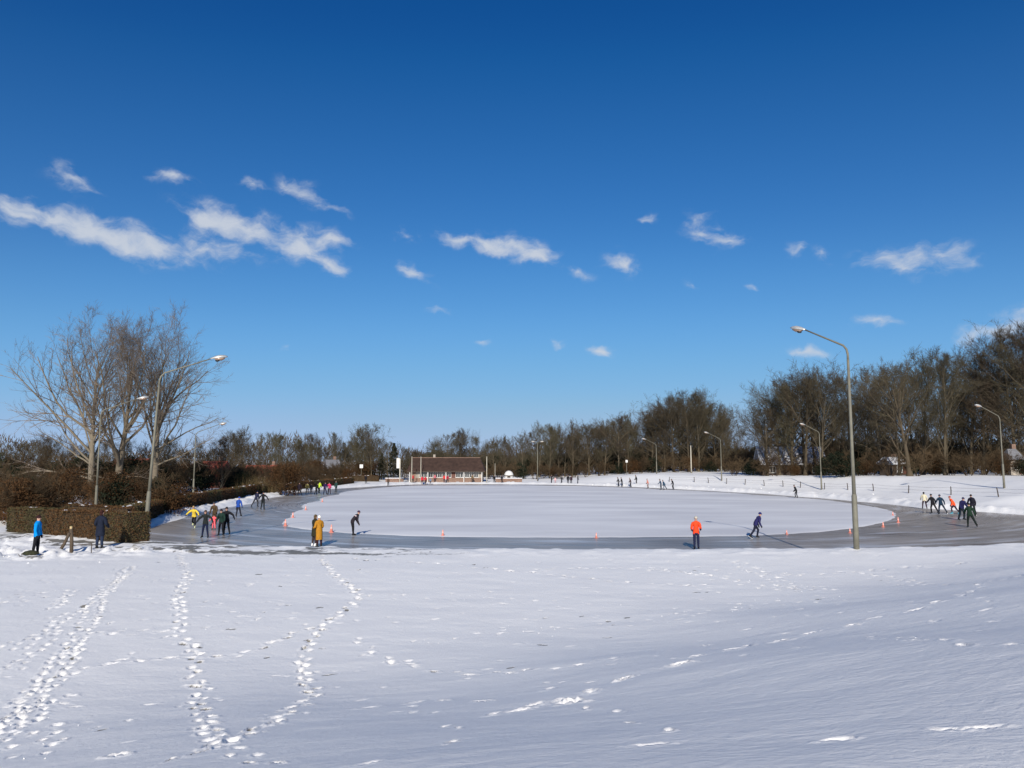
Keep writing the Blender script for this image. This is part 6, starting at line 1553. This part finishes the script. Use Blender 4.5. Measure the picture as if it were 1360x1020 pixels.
def FK(H, pose, rg, girth):
    """joint positions for a figure facing +Y"""
    k = H / 1.75; p = POSES[pose]
    J = {}; rad = {}; E = []
    ln = R(p['lean'] + rg.uniform(-2, 2))
    def tdir(f): a = ln * f; return Vector((0, math.sin(a), math.cos(a)))
    J['pelvis'] = Vector((0, 0, 0)); rad['pelvis'] = (.135, .115)
    J['waist'] = J['pelvis'] + tdir(.75) * .17; rad['waist'] = (.13, .105)
    J['chest'] = J['waist'] + tdir(1.0) * .19; rad['chest'] = (.155, .115)
    J['upper'] = J['chest'] + tdir(1.1) * .12; rad['upper'] = (.11, .085)
    J['neck'] = J['upper'] + tdir(.95) * .09; rad['neck'] = (.055, .06)
    J['jaw'] = J['neck'] + tdir(.3) * .075 + Vector((0, .018, 0)); rad['jaw'] = (.066, .08)
    J['face'] = J['jaw'] + tdir(.2) * .075; rad['face'] = (.078, .094)
    J['crown'] = J['face'] + tdir(.2) * .075 + Vector((0, -.012, 0)); rad['crown'] = (.066, .078)
    E += [('pelvis', 'waist'), ('waist', 'chest'), ('chest', 'upper'), ('upper', 'neck'), ('neck', 'jaw'), ('jaw', 'face'), ('face', 'crown')]
    for s_, n, (f, o, e) in ((-1, 'l', p['arms'][0]), (1, 'r', p['arms'][1])):
        f, o, e = (R(v + rg.uniform(-4, 4)) for v in (f, o, e))
        f0 = f + ln * .35
        sh = J['chest'] + tdir(1.05) * .10 + Vector((s_ * .185, 0, 0)); J['sh' + n] = sh; rad['sh' + n] = (.066, .066)
        up_ = Vector((s_ * math.sin(o), math.sin(f0) * math.cos(o), -math.cos(f0) * math.cos(o))); J['el' + n] = sh + up_ * .285; rad['el' + n] = (.047, .047)
        o2 = o * (.5 if math.degrees(e) < 40 else -.35); f2 = f0 + e
        fo_ = Vector((s_ * math.sin(o2), math.sin(f2) * math.cos(o2), -math.cos(f2) * math.cos(o2))); J['wr' + n] = J['el' + n] + fo_ * .25; rad['wr' + n] = (.033, .033)
        J['pa' + n] = J['wr' + n] + fo_ * .075; rad['pa' + n] = (.040, .022)
        E += [('upper', 'sh' + n), ('sh' + n, 'el' + n), ('el' + n, 'wr' + n), ('wr' + n, 'pa' + n)]
    for s_, n, (f, o, e) in ((-1, 'l', p['legs'][0]), (1, 'r', p['legs'][1])):
        f, o, e = (R(v + rg.uniform(-2, 2)) for v in (f, o, e))
        hp = Vector((s_ * .09, 0, -.05)); J['hi' + n] = hp; rad['hi' + n] = (.095, .095)
        th = Vector((s_ * math.sin(o), math.sin(f) * math.cos(o), -math.cos(f) * math.cos(o))); J['kn' + n] = hp + th * .43; rad['kn' + n] = (.062, .064)
        f2 = f - e; shd = Vector((s_ * math.sin(o * .9), math.sin(f2) * math.cos(o), -math.cos(f2) * math.cos(o))); J['ca' + n] = J['kn' + n] + shd * .14 + Vector((0, -.012, 0)); rad['ca' + n] = (.058, .06)
        J['an' + n] = J['kn' + n] + shd * .42; rad['an' + n] = (.04, .042)
        tl = max(-1.2, min(.35, f2 * .8)); J['to' + n] = J['an' + n] + Vector((s_ * .03, math.cos(tl) * .15, -.045 + math.sin(tl) * .15)); rad['to' + n] = (.042, .03)
        E += [('pelvis', 'hi' + n), ('hi' + n, 'kn' + n), ('kn' + n, 'ca' + n), ('ca' + n, 'an' + n), ('an' + n, 'to' + n)]
    low = min(J['anl'].z, J['anr'].z, J['tol'].z + .04, J['tor'].z + .04)
    for n in J: J[n] = (J[n] - Vector((0, 0, low - .075))) * k
    for n in rad: rad[n] = tuple(v * k * (girth if n[:2] not in ('ja', 'fa', 'cr', 'ne', 'pa', 'wr', 'to') else 1) for v in rad[n])
    return J, rad, E, k
def shoe(t, J, n, k, mcol, skates):
    an, to = J['an' + n], J['to' + n]; d = (to - an); d = Vector((d.x, d.y, d.z + .045 * k)); d.normalize()
    s_ = d.cross(Vector((0, 0, 1))).normalized(); u = s_.cross(d); rings = []
    for f, w, h in ((-.085, .034, .05), (-.06, .045, .12), (.0, .047, .13), (.06, .045, .085), (.13, .045, .06), (.18, .032, .04), (.195, .015, .02)):
        c = an + d * (f * k) - u * (.072 * k)
        rings.append([c + s_ * (math.cos(q * .7854 + .39) * w * k) + u * (max(0, math.sin(q * .7854 + .39)) * h * k) for q in range(8)])
    sh = MB().rings(rings).build('skate_boot' if skates else 'boot', mcol, t, True)
    MB().tube([an + u * (.0 * k) - d * (.005 * k), an + u * (.09 * k) - d * (.012 * k)], [.05 * k, .058 * k], 8).build('cuff', mcol, sh, True)
    if skates:
        bl = MB(); c = an + d * (.045 * k) - u * (.085 * k)
        mtx = [c + d * (a * k) + s_ * (b__ * k) + u * (z * k) for z in (-.022, .014) for a, b__ in ((-.19, -.003), (.19, -.003), (.19, .003), (-.19, .003))]
        bl.v = [tuple(v) for v in mtx]; bl.f = [(0, 3, 2, 1), (4, 5, 6, 7), (0, 1, 5, 4), (1, 2, 6, 5), (2, 3, 7, 6), (3, 0, 4, 7)]
        bl.build('blade', M_BLADE, sh)
def hand(t, J, n, k, m):
    wr, pa = J['wr' + n], J['pa' + n]; d = (pa - wr).normalized(); sgn = -1 if n == 'l' else 1
    a = Vector((0, 1, 0)); a = (a - d * a.dot(d)); a = a.normalized() if a.length > .2 else d.orthogonal().normalized(); b_ = d.cross(a) * sgn
    mb = MB()
    mb.rings([[wr + d * (f * k) + a * (math.cos(q * 1.0472) * w * k) + b_ * (math.sin(q * 1.0472) * .016 * k) for q in range(6)] for f, w in ((-.01, .03), (.04, .042), (.09, .042))])
    for i, (off, L) in enumerate(((.03, .065), (.01, .075), (-.01, .07), (-.03, .052))):
        b0 = wr + d * (.085 * k) + a * (off * k); b1 = b0 + (d * .9 - b_ * .25).normalized() * (L * .5 * k); b2 = b1 + (d * .6 - b_ * .8).normalized() * (L * .5 * k)
        mb.tube([b0, b1, b2], [.0105 * k, .0095 * k, .008 * k], 5)
    b0 = wr + d * (.03 * k) + a * (.036 * k); b1 = b0 + (d * .6 + a * .7).normalized() * (.035 * k); b2 = b1 + (d * .9 + a * .1 - b_ * .3).normalized() * (.03 * k)
    mb.tube([b0, b1, b2], [.012 * k, .011 * k, .009 * k], 5)
    mb.build('glove', m, t, True)
def dome(c, u, fwd, side, rx, ry, rz, f0, f1, n=12, m=5, push=1.0):
    rings = []
    for i in range(m + 1):
        f = f0 + (f1 - f0) * i / m; zc = math.sin(f); rr = math.cos(f)
        rings.append([c + side * (math.cos(q * 2 * math.pi / n) * rr * rx * push) + fwd * (math.sin(q * 2 * math.pi / n) * rr * ry * push) + u * (zc * rz * push) for q in range(n)])
    return rings
def person(label, xy, face, H, pose, jacket, trousers, hat=None, hair=None, shoes=(.02, .02, .02), skates=True, coat=0.0, gloves=None, girth=1.0, z=None, detail=True, hood=False, group=None, stripe=None, bag=None):
    x, y = xy; rg = random.Random(int(abs(x) * 100 + y * 37))
    J, rad, E, k = FK(H, pose, rg, girth)
    names = list(J); me = bpy.data.meshes.new('person')
    me.from_pydata([tuple(J[n]) for n in names], [(names.index(a), names.index(b_)) for a, b_ in E], [])
    o = obj('person', me)
    zz = z if z is not None else (max(gz(x, y), 0.0) if edge_dist(np.float64(x), np.float64(y))[0] > 0 else (.032 if math.hypot(x - CX, y - CY) < fi(math.atan2(y - CY, x - CX)) else 0.0))
    o.location = (x, y, zz + (.025 if skates else 0)); o.rotation_euler = (0, 0, -R(face))
    tag(o, label, 'person', group)
    md = o.modifiers.new('Skin', 'SKIN'); md.use_smooth_shade = True
    sk = me.skin_vertices[0].data
    for i, n in enumerate(names): sk[i].radius = rad[n]; sk[i].use_root = (n == 'pelvis')
    sb = o.modifiers.new('Sub', 'SUBSURF'); sb.levels = 1; sb.render_levels = 1
    PEOPLE_OBJS.append((o, J, rad, E, k, dict(jacket=jacket, trousers=trousers, hat=hat, hair=hair, shoes=shoes, skates=skates, coat=coat, gloves=gloves, detail=detail, hood=hood, stripe=stripe, bag=bag)))
    return o
LEGB = {'hil', 'hir', 'knl', 'knr', 'cal', 'car', 'anl', 'anr', 'tol', 'tor'}
def dress_people():
    bpy.context.view_layer.update()
    dg = bpy.context.evaluated_depsgraph_get()
    for o, J, rad, E, k, c in PEOPLE_OBJS:
        ev = o.evaluated_get(dg); nm = bpy.data.meshes.new_from_object(ev, depsgraph=dg)
        nm.name = 'person_body'; c['mesh'] = nm
    for o, J, rad, E, k, c in PEOPLE_OBJS:
        o.modifiers.clear(); old = o.data; o.data = c['mesh']; bpy.data.meshes.remove(old)
        nm = o.data; nm.materials.clear(); nm.materials.append(M_SKIN)
        nv = len(nm.vertices); co = np.empty(nv * 3, np.float32); nm.vertices.foreach_get('co', co); co = co.reshape(-1, 3)
        no = np.empty(nv * 3, np.float32); nm.vertex_normals.foreach_get('vector', no); no = no.reshape(-1, 3)
        fc = [tuple(p.vertices) for p in nm.polygons]; cen = np.array([co[list(f)].mean(0) for f in fc])
        best = np.full(len(fc), 1e9); lab = np.zeros(len(fc), int); par = np.zeros(len(fc))
        for i, (a, b_) in enumerate(E):
            A = np.array(J[a]); B = np.array(J[b_]); AB = B - A; t_ = np.clip(((cen - A) @ AB) / (AB @ AB), 0, 1)
            dd = np.linalg.norm(cen - (A + t_[:, None] * AB), axis=1) - (rad[a][0] * (1 - t_) + rad[b_][0] * t_)
            w = dd < best; best[w] = dd[w]; lab[w] = i; par[w] = t_[w]
        leg = np.array([(E[i][0] in LEGB or E[i][1] in LEGB) for i in lab]) & ~np.array([E[i][1].startswith('to') for i in lab])
        hemz = J['pelvis'].z - (.10 * k)
        tors = np.array([E[i][1] in ('waist', 'chest', 'upper', 'shl', 'shr', 'ell', 'elr', 'wrl', 'wrr') or (E[i] == ('upper', 'neck') and par[j] < .75) for j, i in enumerate(lab)])
        arm = np.array([E[i][1][:2] in ('el', 'wr') for i in lab])
        tors = (tors & (arm | (cen[:, 2] > hemz))) | (leg & (cen[:, 2] > hemz))
        foot = np.array([E[i][1][:2] in ('to',) or (E[i][1][:2] == 'an' and par[j] > .6) for j, i in enumerate(lab)])
        nm.materials.append(cloth(c['shoes'])); nm.polygons.foreach_set('material_index', foot.astype(np.int32))
        def shell(sel, off, name, m):
            ids = [f for f, s_ in zip(fc, sel) if s_]; used = sorted({v for f in ids for v in f}); mp = {v: i for i, v in enumerate(used)}
            wr_ = [math.sin(co[v][2] * 47 / k + 3 * co[v][0] / k) * math.sin(co[v][0] * 31 / k + co[v][1] * 23 / k) for v in used]
            me2 = mesh_of(name, [tuple(co[v] + no[v] * (off + .009 * k * w_)) for v, w_ in zip(used, wr_)], [tuple(mp[v] for v in f) for f in ids], True)
            return obj(name, me2, m, o)
        tro = shell(leg | (~arm & (cen[:, 2] < J['waist'].z) & (cen[:, 2] > hemz - .12 * k)), .012 * k, 'trousers', cloth(c['trousers']))
        jk = shell(tors, (.030 if c['coat'] else .024) * k, 'coat' if c['coat'] else 'jacket', cloth(c['jacket']))
        if c['coat']:
            L = c['coat'] * k; top = J['pelvis'] + Vector((0, 0, .06 * k)); mid = (J['knl'] + J['knr']) * .5; rings = []
            wk = abs(J['knl'].x - J['knr'].x) * .5 + .1 * k
            for f in (0, .25, .5, .75, 1.0):
                cc = top + (Vector((mid.x, mid.y, top.z)) - top) * min(1, f * L / max(.1, top.z - mid.z)); w = (.19 * k) * (1 - f) + max(.2 * k, wk) * f
                rings.append([(cc.x + math.cos(q * .5236) * w * (1 + .03 * math.sin(q * 3)), cc.y + math.sin(q * .5236) * w * .82, top.z - f * L) for q in range(12)])
            MB().rings(rings, cap=False).build('coat_skirt', cloth(c['jacket']), jk, True)
        if c['stripe']:
            cpt = (J['chest'] + J['upper']) * .5
            MB().rings([[(cpt.x + math.cos(q * .5236) * .188 * k, cpt.y + math.sin(q * .5236) * .148 * k, cpt.z + z_ * k + math.sin(q * .5236) * -.05 * k) for q in range(12)] for z_ in (-.03, .03)], cap=False).build('chest_stripe', cloth(c['stripe']), jk, True)
        MB().tube([J['neck'] - (J['neck'] - J['upper']) * .75, J['neck'] + Vector((0, .008 * k, .035 * k))], [.092 * k, .074 * k], 10, cap=False).build('collar', cloth(c['jacket']), jk, True)
        for n in 'lr':
            shoe(o, J, n, k, cloth(c['shoes']), c['skates'])
            hand(o, J, n, k, cloth(c['gloves'] or (.02, .02, .025)))
        hc = (J['face'] * .6 + J['crown'] * .4); u = (J['crown'] - J['jaw']).normalized(); sd_ = Vector((1, 0, 0)); fw = u.cross(sd_) * -1
        if fw.y < 0: fw = -fw
        if c['detail']:
            mb = MB(); fz = J['face'] + fw * (.088 * k)
            mb.rings([[fz + sd_ * (s1 * w * k) + fw * (d_ * k) + u * (h_ * k) for s1, d_ in ((-1, 0), (0, dep), (1, 0))] for w, dep, h_ in ((.006, .006, .02), (.013, .026, -.022), (.009, .004, -.032))])
            nose = mb.build('nose', M_SKIN, o, True)
            for s1 in (-1, 1):
                MB().rings(dome(J['face'] + fw * (.076 * k) + sd_ * (s1 * .03 * k) + u * (.012 * k), u, fw, sd_, .013 * k, .012 * k, .009 * k, -1.4, 1.4, 8, 4)).build('eye', M_FACE, o, True)
                MB().rings(dome(J['face'] + sd_ * (s1 * .078 * k) - fw * (.005 * k), u, fw, sd_, .012 * k, .022 * k, .032 * k, -1.4, 1.4, 8, 4)).build('ear', M_SKIN, o, True)
            MB().rings(dome(J['jaw'] + fw * (.076 * k) + u * (.016 * k), u, fw, sd_, .024 * k, .01 * k, .007 * k, -1.4, 1.4, 8, 4)).build('mouth', M_FACE, o, True)
        if c['hat']:
            ht = MB().rings(dome(hc - fw * (.008 * k), u, fw, sd_, .096 * k, .112 * k, .112 * k, -.12, 1.5, 12, 6)).build('hat', cloth(c['hat']), o, True)
            MB().rings([[hc - fw * (.008 * k) + sd_ * (math.cos(q * .5236) * .099 * k) + fw * (math.sin(q * .5236) * .115 * k) + u * (z_ * k) for q in range(12)] for z_ in (-.022, .03)], cap=False).build('hat_brim', cloth(c['hat']), ht, True)
        if c['hair']:
            mb = MB(); nk = 1.0 if not c['hat'] else .97
            mb.rings(dome(hc - fw * (.014 * k), u, fw, sd_, .092 * k * nk, .106 * k * nk, .11 * k * nk, -.1, 1.5, 12, 5))
            mb.rings([[hc - fw * ((.06 - .0) * k) + sd_ * (math.cos(q * .7854) * .075 * k) + fw * (math.sin(q * .7854) * .05 * k) + u * (z_ * k) for q in range(8)] for z_ in (.02, -.09, -.17)])
            mb.build('hair', cloth(c['hair']), o, True)
        if c['hood']:
            MB().rings(dome(hc - fw * (.02 * k) - u * (.02 * k), u, fw, sd_, .115 * k, .125 * k, .14 * k, -.9, 1.5, 12, 6)).build('hood', cloth(c['jacket']), jk, True)
        if c['bag']:
            b0 = J['chest'] - Vector((0, .19 * k, .05)); MB().rings([[b0 + Vector((math.cos(q * .7854 + .39) * w * k, -abs(d_) * k + math.sin(q * .7854 + .39) * .07 * k, z_ * k)) for q in range(8)] for w, d_, z_ in ((.1, .0, -.24), (.16, .02, -.18), (.16, .03, .1), (.09, .0, .2))]).build('backpack', cloth(c['bag']), o, True)
BK = (.012, .012, .015); NV = (.012, .016, .045); DG = (.02, .03, .022); CH = (.03, .03, .033); WH = (.75, .74, .72)
GP = 'people out on and around the ice'
P = person
P('person in bright blue jacket and black trousers standing beside the sledge', (-21.35,34.37), 80, 1.72, 'stand', (.0, .23, .62), BK, hat=(.03, .012, .012), skates=False, group=GP, z=None)
P('person in long dark navy coat standing with back turned before the hedge', (-19.94,37.0), 10, 1.75, 'pocket', (.012, .016, .03), (.02, .03, .06), hair=(.035, .012, .01), skates=False, coat=.42, group=GP, girth=1.06)
P('skater in yellow jacket with arms out near the left bend', (-23.75,57.0), 175, 1.62, 'kick', (.72, .52, .06), BK, hair=(.42, .28, .14), shoes=(.72, .74, .4), gloves=(.2, .14, .1), group=GP)
P('skater in dark jacket holding both arms out, nearest of the left group', (-19.91,49.59), 178, 1.70, 'spread', (.018, .022, .022), NV, hair=(.05, .03, .02), group=GP)
P('adult in brown coat skating behind the child in pink', (-23.12,59.3), 182, 1.72, 'glide', (.075, .05, .028), (.05, .035, .02), hat=(.04, .04, .05), group=GP)
P('small child in pink snowsuit among the left group', (-21.65,55.46), 185, 1.02, 'spread', (.85, .12, .14), (.85, .14, .16), hat=(.06, .025, .02), gloves=(.5, .08, .1), group=GP, girth=1.15, z=0)
P('skater in dark green jacket leaning beside the skater in black', (-19.42,51.06), 175, 1.70, 'glide', (.014, .035, .028), BK, hat=(.02, .02, .03), group=GP)
P('skater all in black with one arm held out to the right', (-19.38,51.83), 180, 1.76, 'spread', BK, BK, hat=BK, group=GP)
P('skater in royal blue jacket seen from behind on the left track', (-24.45,67.93), 8, 1.70, 'push', (.02, .07, .32), (.02, .02, .03), hat=(.05, .1, .4), group=GP)
P('left one of two dark skaters beyond the skater in royal blue', (-27.63,82.09), 10, 1.72, 'stride2', (.02, .022, .05), CH, hat=NV, group=GP)
P('right one of two dark skaters beyond the skater in royal blue', (-25.43,77.72), 12, 1.74, 'spread', BK, (.015, .02, .02), hat=BK, group=GP)
P('person in mustard long coat and white hat facing a companion', (-11.23,44.5), -40, 1.72, 'fold', (.42, .19, .02), (.035, .012, .016), hat=(.82, .80, .74), skates=False, coat=.62, group=GP, girth=1.08, z=0)
P('person in dark olive coat and white skates half hidden by the mustard coat', (-11.53,44.66), 40, 1.74, 'fold', (.028, .026, .014), (.05, .035, .035), hair=(.10, .065, .03), shoes=(.82, .82, .82), coat=.45, group=GP, z=0)
P('skater in black bending forward with hands on knees', (-10.69,51.06), 62, 1.72, 'knees', (.025, .02, .026), BK, hat=(.06, .03, .06), stripe=(.75, .6, .62), group=GP)
P('person in bright red-orange jacket and navy trousers at the near edge', (10.4,43.16), 190, 1.76, 'fold', (.88, .07, .02), (.014, .018, .05), hat=(.45, .42, .36), shoes=BK, skates=True, group=GP, z=0)
P('speed skater in navy suit leaning into a stride to the right', (15.72,49.35), 82, 1.74, 'stride', (.022, .022, .09), (.012, .014, .03), hat=(.022, .022, .11), group=GP, detail=True)
P('lone dark skater in front of the bank on the far track', (37.83,101.09), 300, 1.70, 'back', BK, CH, hat=(.07, .06, .06), group=GP)
P('skater in cream jacket, leftmost of the right-hand group', (42.64,78.68), 20, 1.68, 'glide', (.62, .56, .40), (.045, .02, .03), hat=BK, hair=(.03, .02, .015), group=GP)
P('skater in black pushing off, second from left in the right-hand group', (39.76,71.93), -15, 1.76, 'push', BK, BK, hat=BK, group=GP)
P('skater in dark teal jacket, third from left in the right-hand group', (40.13,71.23), 5, 1.76, 'push', (.012, .03, .055), (.02, .03, .05), hat=(.02, .03, .07), gloves=(.3, .04, .04), group=GP)
P('skater in vivid orange jacket, partly hidden in the right-hand group', (41.37,71.23), -70, 1.74, 'stride', (.90, .10, .03), (.03, .015, .03), hat=(.35, .06, .05), shoes=(.05, .3, .4), group=GP)
P('broad skater in dark navy jacket in front of the orange jacket', (37.81,64.11), 165, 1.86, 'glide', (.014, .014, .06), (.012, .02, .03), hat=(.03, .03, .08), group=GP, girth=1.2)
P('dark skater with backpack at the right end of the right-hand group', (41.92,69.31), 10, 1.84, 'glide', (.016, .014, .026), (.012, .022, .02), hat=BK, bag=(.012, .012, .02), group=GP, girth=1.1)
P('skater in dark green jacket, nearest of the right-hand group', (34.38,57.25), 20, 1.74, 'push', (.012, .03, .018), (.012, .018, .016), hat=(.02, .02, .02), group=GP, girth=1.08)
# far skaters along the left and far edges
far = [
 (379, 658.7, 'black jacket', BK, BK, 5, 'glide', 'skater in black, leftmost of the far left group', 1.70),
 (391, 657.5, 'dark red', (.07, .015, .035), (.05, .015, .03), 8, 'glide', 'short skater in dark red in the far left group', 1.45),
 (397, 658.8, 'dark', (.02, .014, .022), BK, 0, 'push', 'tall dark skater beside the short one in dark red', 1.85),
 (408, 656.2, 'straw', (.45, .36, .13), (.10, .09, .08), 170, 'glide', 'skater in straw-yellow jacket in the far left group', 1.68),
 (413, 656.2, 'grey', (.04, .04, .05), CH, 175, 'stand', 'slim grey skater right of the straw-yellow jacket', 1.50),
 (419.5, 657.3, 'black', BK, BK, 40, 'stride', 'black skater bent low before the neon jacket', 1.75),
 (423.5, 655, 'neon', (.55, .75, .05), (.02, .03, .02), 30, 'glide', 'skater in neon yellow-green jacket', 1.72),
 (431, 657.2, 'navy', (.025, .012, .06), NV, 10, 'push', 'skater in dark purple-navy left of the pink jacket', 1.78),
 (437.3, 656.6, 'pink', (.55, .05, .13), (.04, .02, .03), 175, 'glide', 'skater in pink-red jacket in the far left group', 1.74),
 (446.3, 653.8, 'green', (.02, .05, .045), (.02, .03, .035), 200, 'stand', 'slim dark green skater, rightmost of the far left group', 1.70),
 (515.5, 646.6, 'brown', (.10, .06, .04), CH, 180, 'stand', 'small figure in brown left of the signboard', 1.55),
 (485.8, 643.5, 'black', BK, BK, 180, 'stand', 'dark figure before the rusty low hedge', 1.70),
 (548.3, 643.2, 'red', (.40, .04, .04), CH, 185, 'stand', 'figure in red top left of the clubhouse', 1.72),
 (560.5, 644.6, 'red', (.60, .035, .06), (.10, .03, .04), 150, 'stand', 'left one of the pair in red before the clubhouse', 1.70),
 (565.5, 644.8, 'red', (.55, .03, .05), (.03, .02, .03), 210, 'glide', 'right one of the pair in red before the clubhouse', 1.72),
 (571.5, 644.4, 'blue', (.16, .22, .32), NV, 180, 'stand', 'short figure in grey-blue beside the pair in red', 1.35),
 (577.5, 642.8, 'rose', (.50, .16, .18), (.05, .04, .05), 180, 'stand', 'figure in dusty rose before the clubhouse windows', 1.65),
 (590, 643.4, 'red', (.58, .05, .05), (.04, .03, .05), 190, 'stand', 'figure in red before the middle of the clubhouse', 1.70),
 (594.5, 643.6, 'darkred', (.33, .03, .05), CH, 170, 'glide', 'figure in dark red beside the one at mid clubhouse', 1.72),
 (627.5, 643.3, 'tan', (.16, .11, .06), CH, 180, 'stand', 'figure in tan before the right part of the clubhouse', 1.70),
 (656.5, 643.4, 'black', BK, BK, 180, 'stand', 'dark figure before the low wall, left one', 1.60),
 (666.5, 643.4, 'black', CH, BK, 170, 'stand', 'dark figure before the white dome, right one', 1.60),
 (732.5, 643.6, 'black', BK, BK, 100, 'stand', 'dark figure, leftmost of the far middle group', 1.72),
 (737.5, 643.8, 'pale pink', (.65, .40, .40), (.40, .26, .28), 180, 'stand', 'short figure in pale pink in the far middle group', 1.30),
 (745.5, 643.9, 'black', CH, BK, 90, 'glide', 'dark figure right of the pale pink one', 1.68),
 (754.5, 644.0, 'black', BK, BK, 180, 'stand', 'dark tall figure in the middle of the far group', 1.78),
 (758.7, 644.0, 'black', (.04, .02, .03), BK, 180, 'stand', 'slim dark figure beside the tall one in the far group', 1.62),
 (767.5, 644.1, 'black', BK, BK, 90, 'stand', 'broad dark figure, rightmost of the far middle group', 1.75),
 (822, 646.0, 'black', CH, BK, 270, 'glide', 'left one of two dark skaters at the far right bend', 1.72),
 (826.3, 646.2, 'black', BK, BK, 270, 'push', 'right one of two dark skaters at the far right bend', 1.70),
 (838, 646.8, 'dark', (.05, .025, .025), BK, 270, 'glide', 'skater in dark brown between the pair and the pale pole', 1.66),
 (845.8, 646.2, 'black', BK, CH, 270, 'glide', 'black skater at the foot of the small pale sign', 1.80),
 (861, 648.8, 'salmon', (.55, .22, .17), (.22, .14, .12), 270, 'glide', 'skater in salmon jacket below the lamp at the far bend', 1.66),
 (878, 650.9, 'dark blue', (.025, .05, .085), (.02, .03, .05), 275, 'push', 'skater in dark blue, left one of three at the far bend', 1.78),
 (883, 651.0, 'blue', (.03, .07, .12), (.05, .07, .10), 260, 'stride', 'skater in slate blue bent forward, middle of three at the bend', 1.75),
 (894.3, 650.3, 'black', BK, BK, 280, 'back', 'black skater, right one of three at the far bend', 1.78),
]
FARXY = [(-32.1,107.71),(-31.63,110.51),(-30.12,107.48),(-30.63,113.71),(-30.07,113.71),(-28.63,110.99),(-29.69,116.84),(-27.43,111.23),(-27.09,112.71),(-27.82,120.15),(-24.3,148.98),(-29.81,154.75),(-21.4,163.86),(-18.81,158.75),(-17.91,157.76),(-17.03,158.25),(-16.93,166.55),(-14.63,163.86),(-13.81,162.81),(-8.59,164.93),(-3.82,163.86),(-2.19,163.86),
         (8.34,160.25),(9.08,159.24),(10.28,158.25),(11.62,157.27),(12.27,157.27),(13.6,156.79),(20.73,147.26),(21.24,146.41),(22.54,143.92),(24.07,146.41),(24.44,136.22),(25.31,128.97),(25.88,128.64),(27.81,130.96)]
for (px_, py_, nm_, jc, tr_, fc_, ps, lab, hh_), xy in zip(far, FARXY):
    P(lab, xy, fc_, hh_, ps, jc, tr_, hat=(.03, .03, .03), detail=False, group=GP)
dress_people()
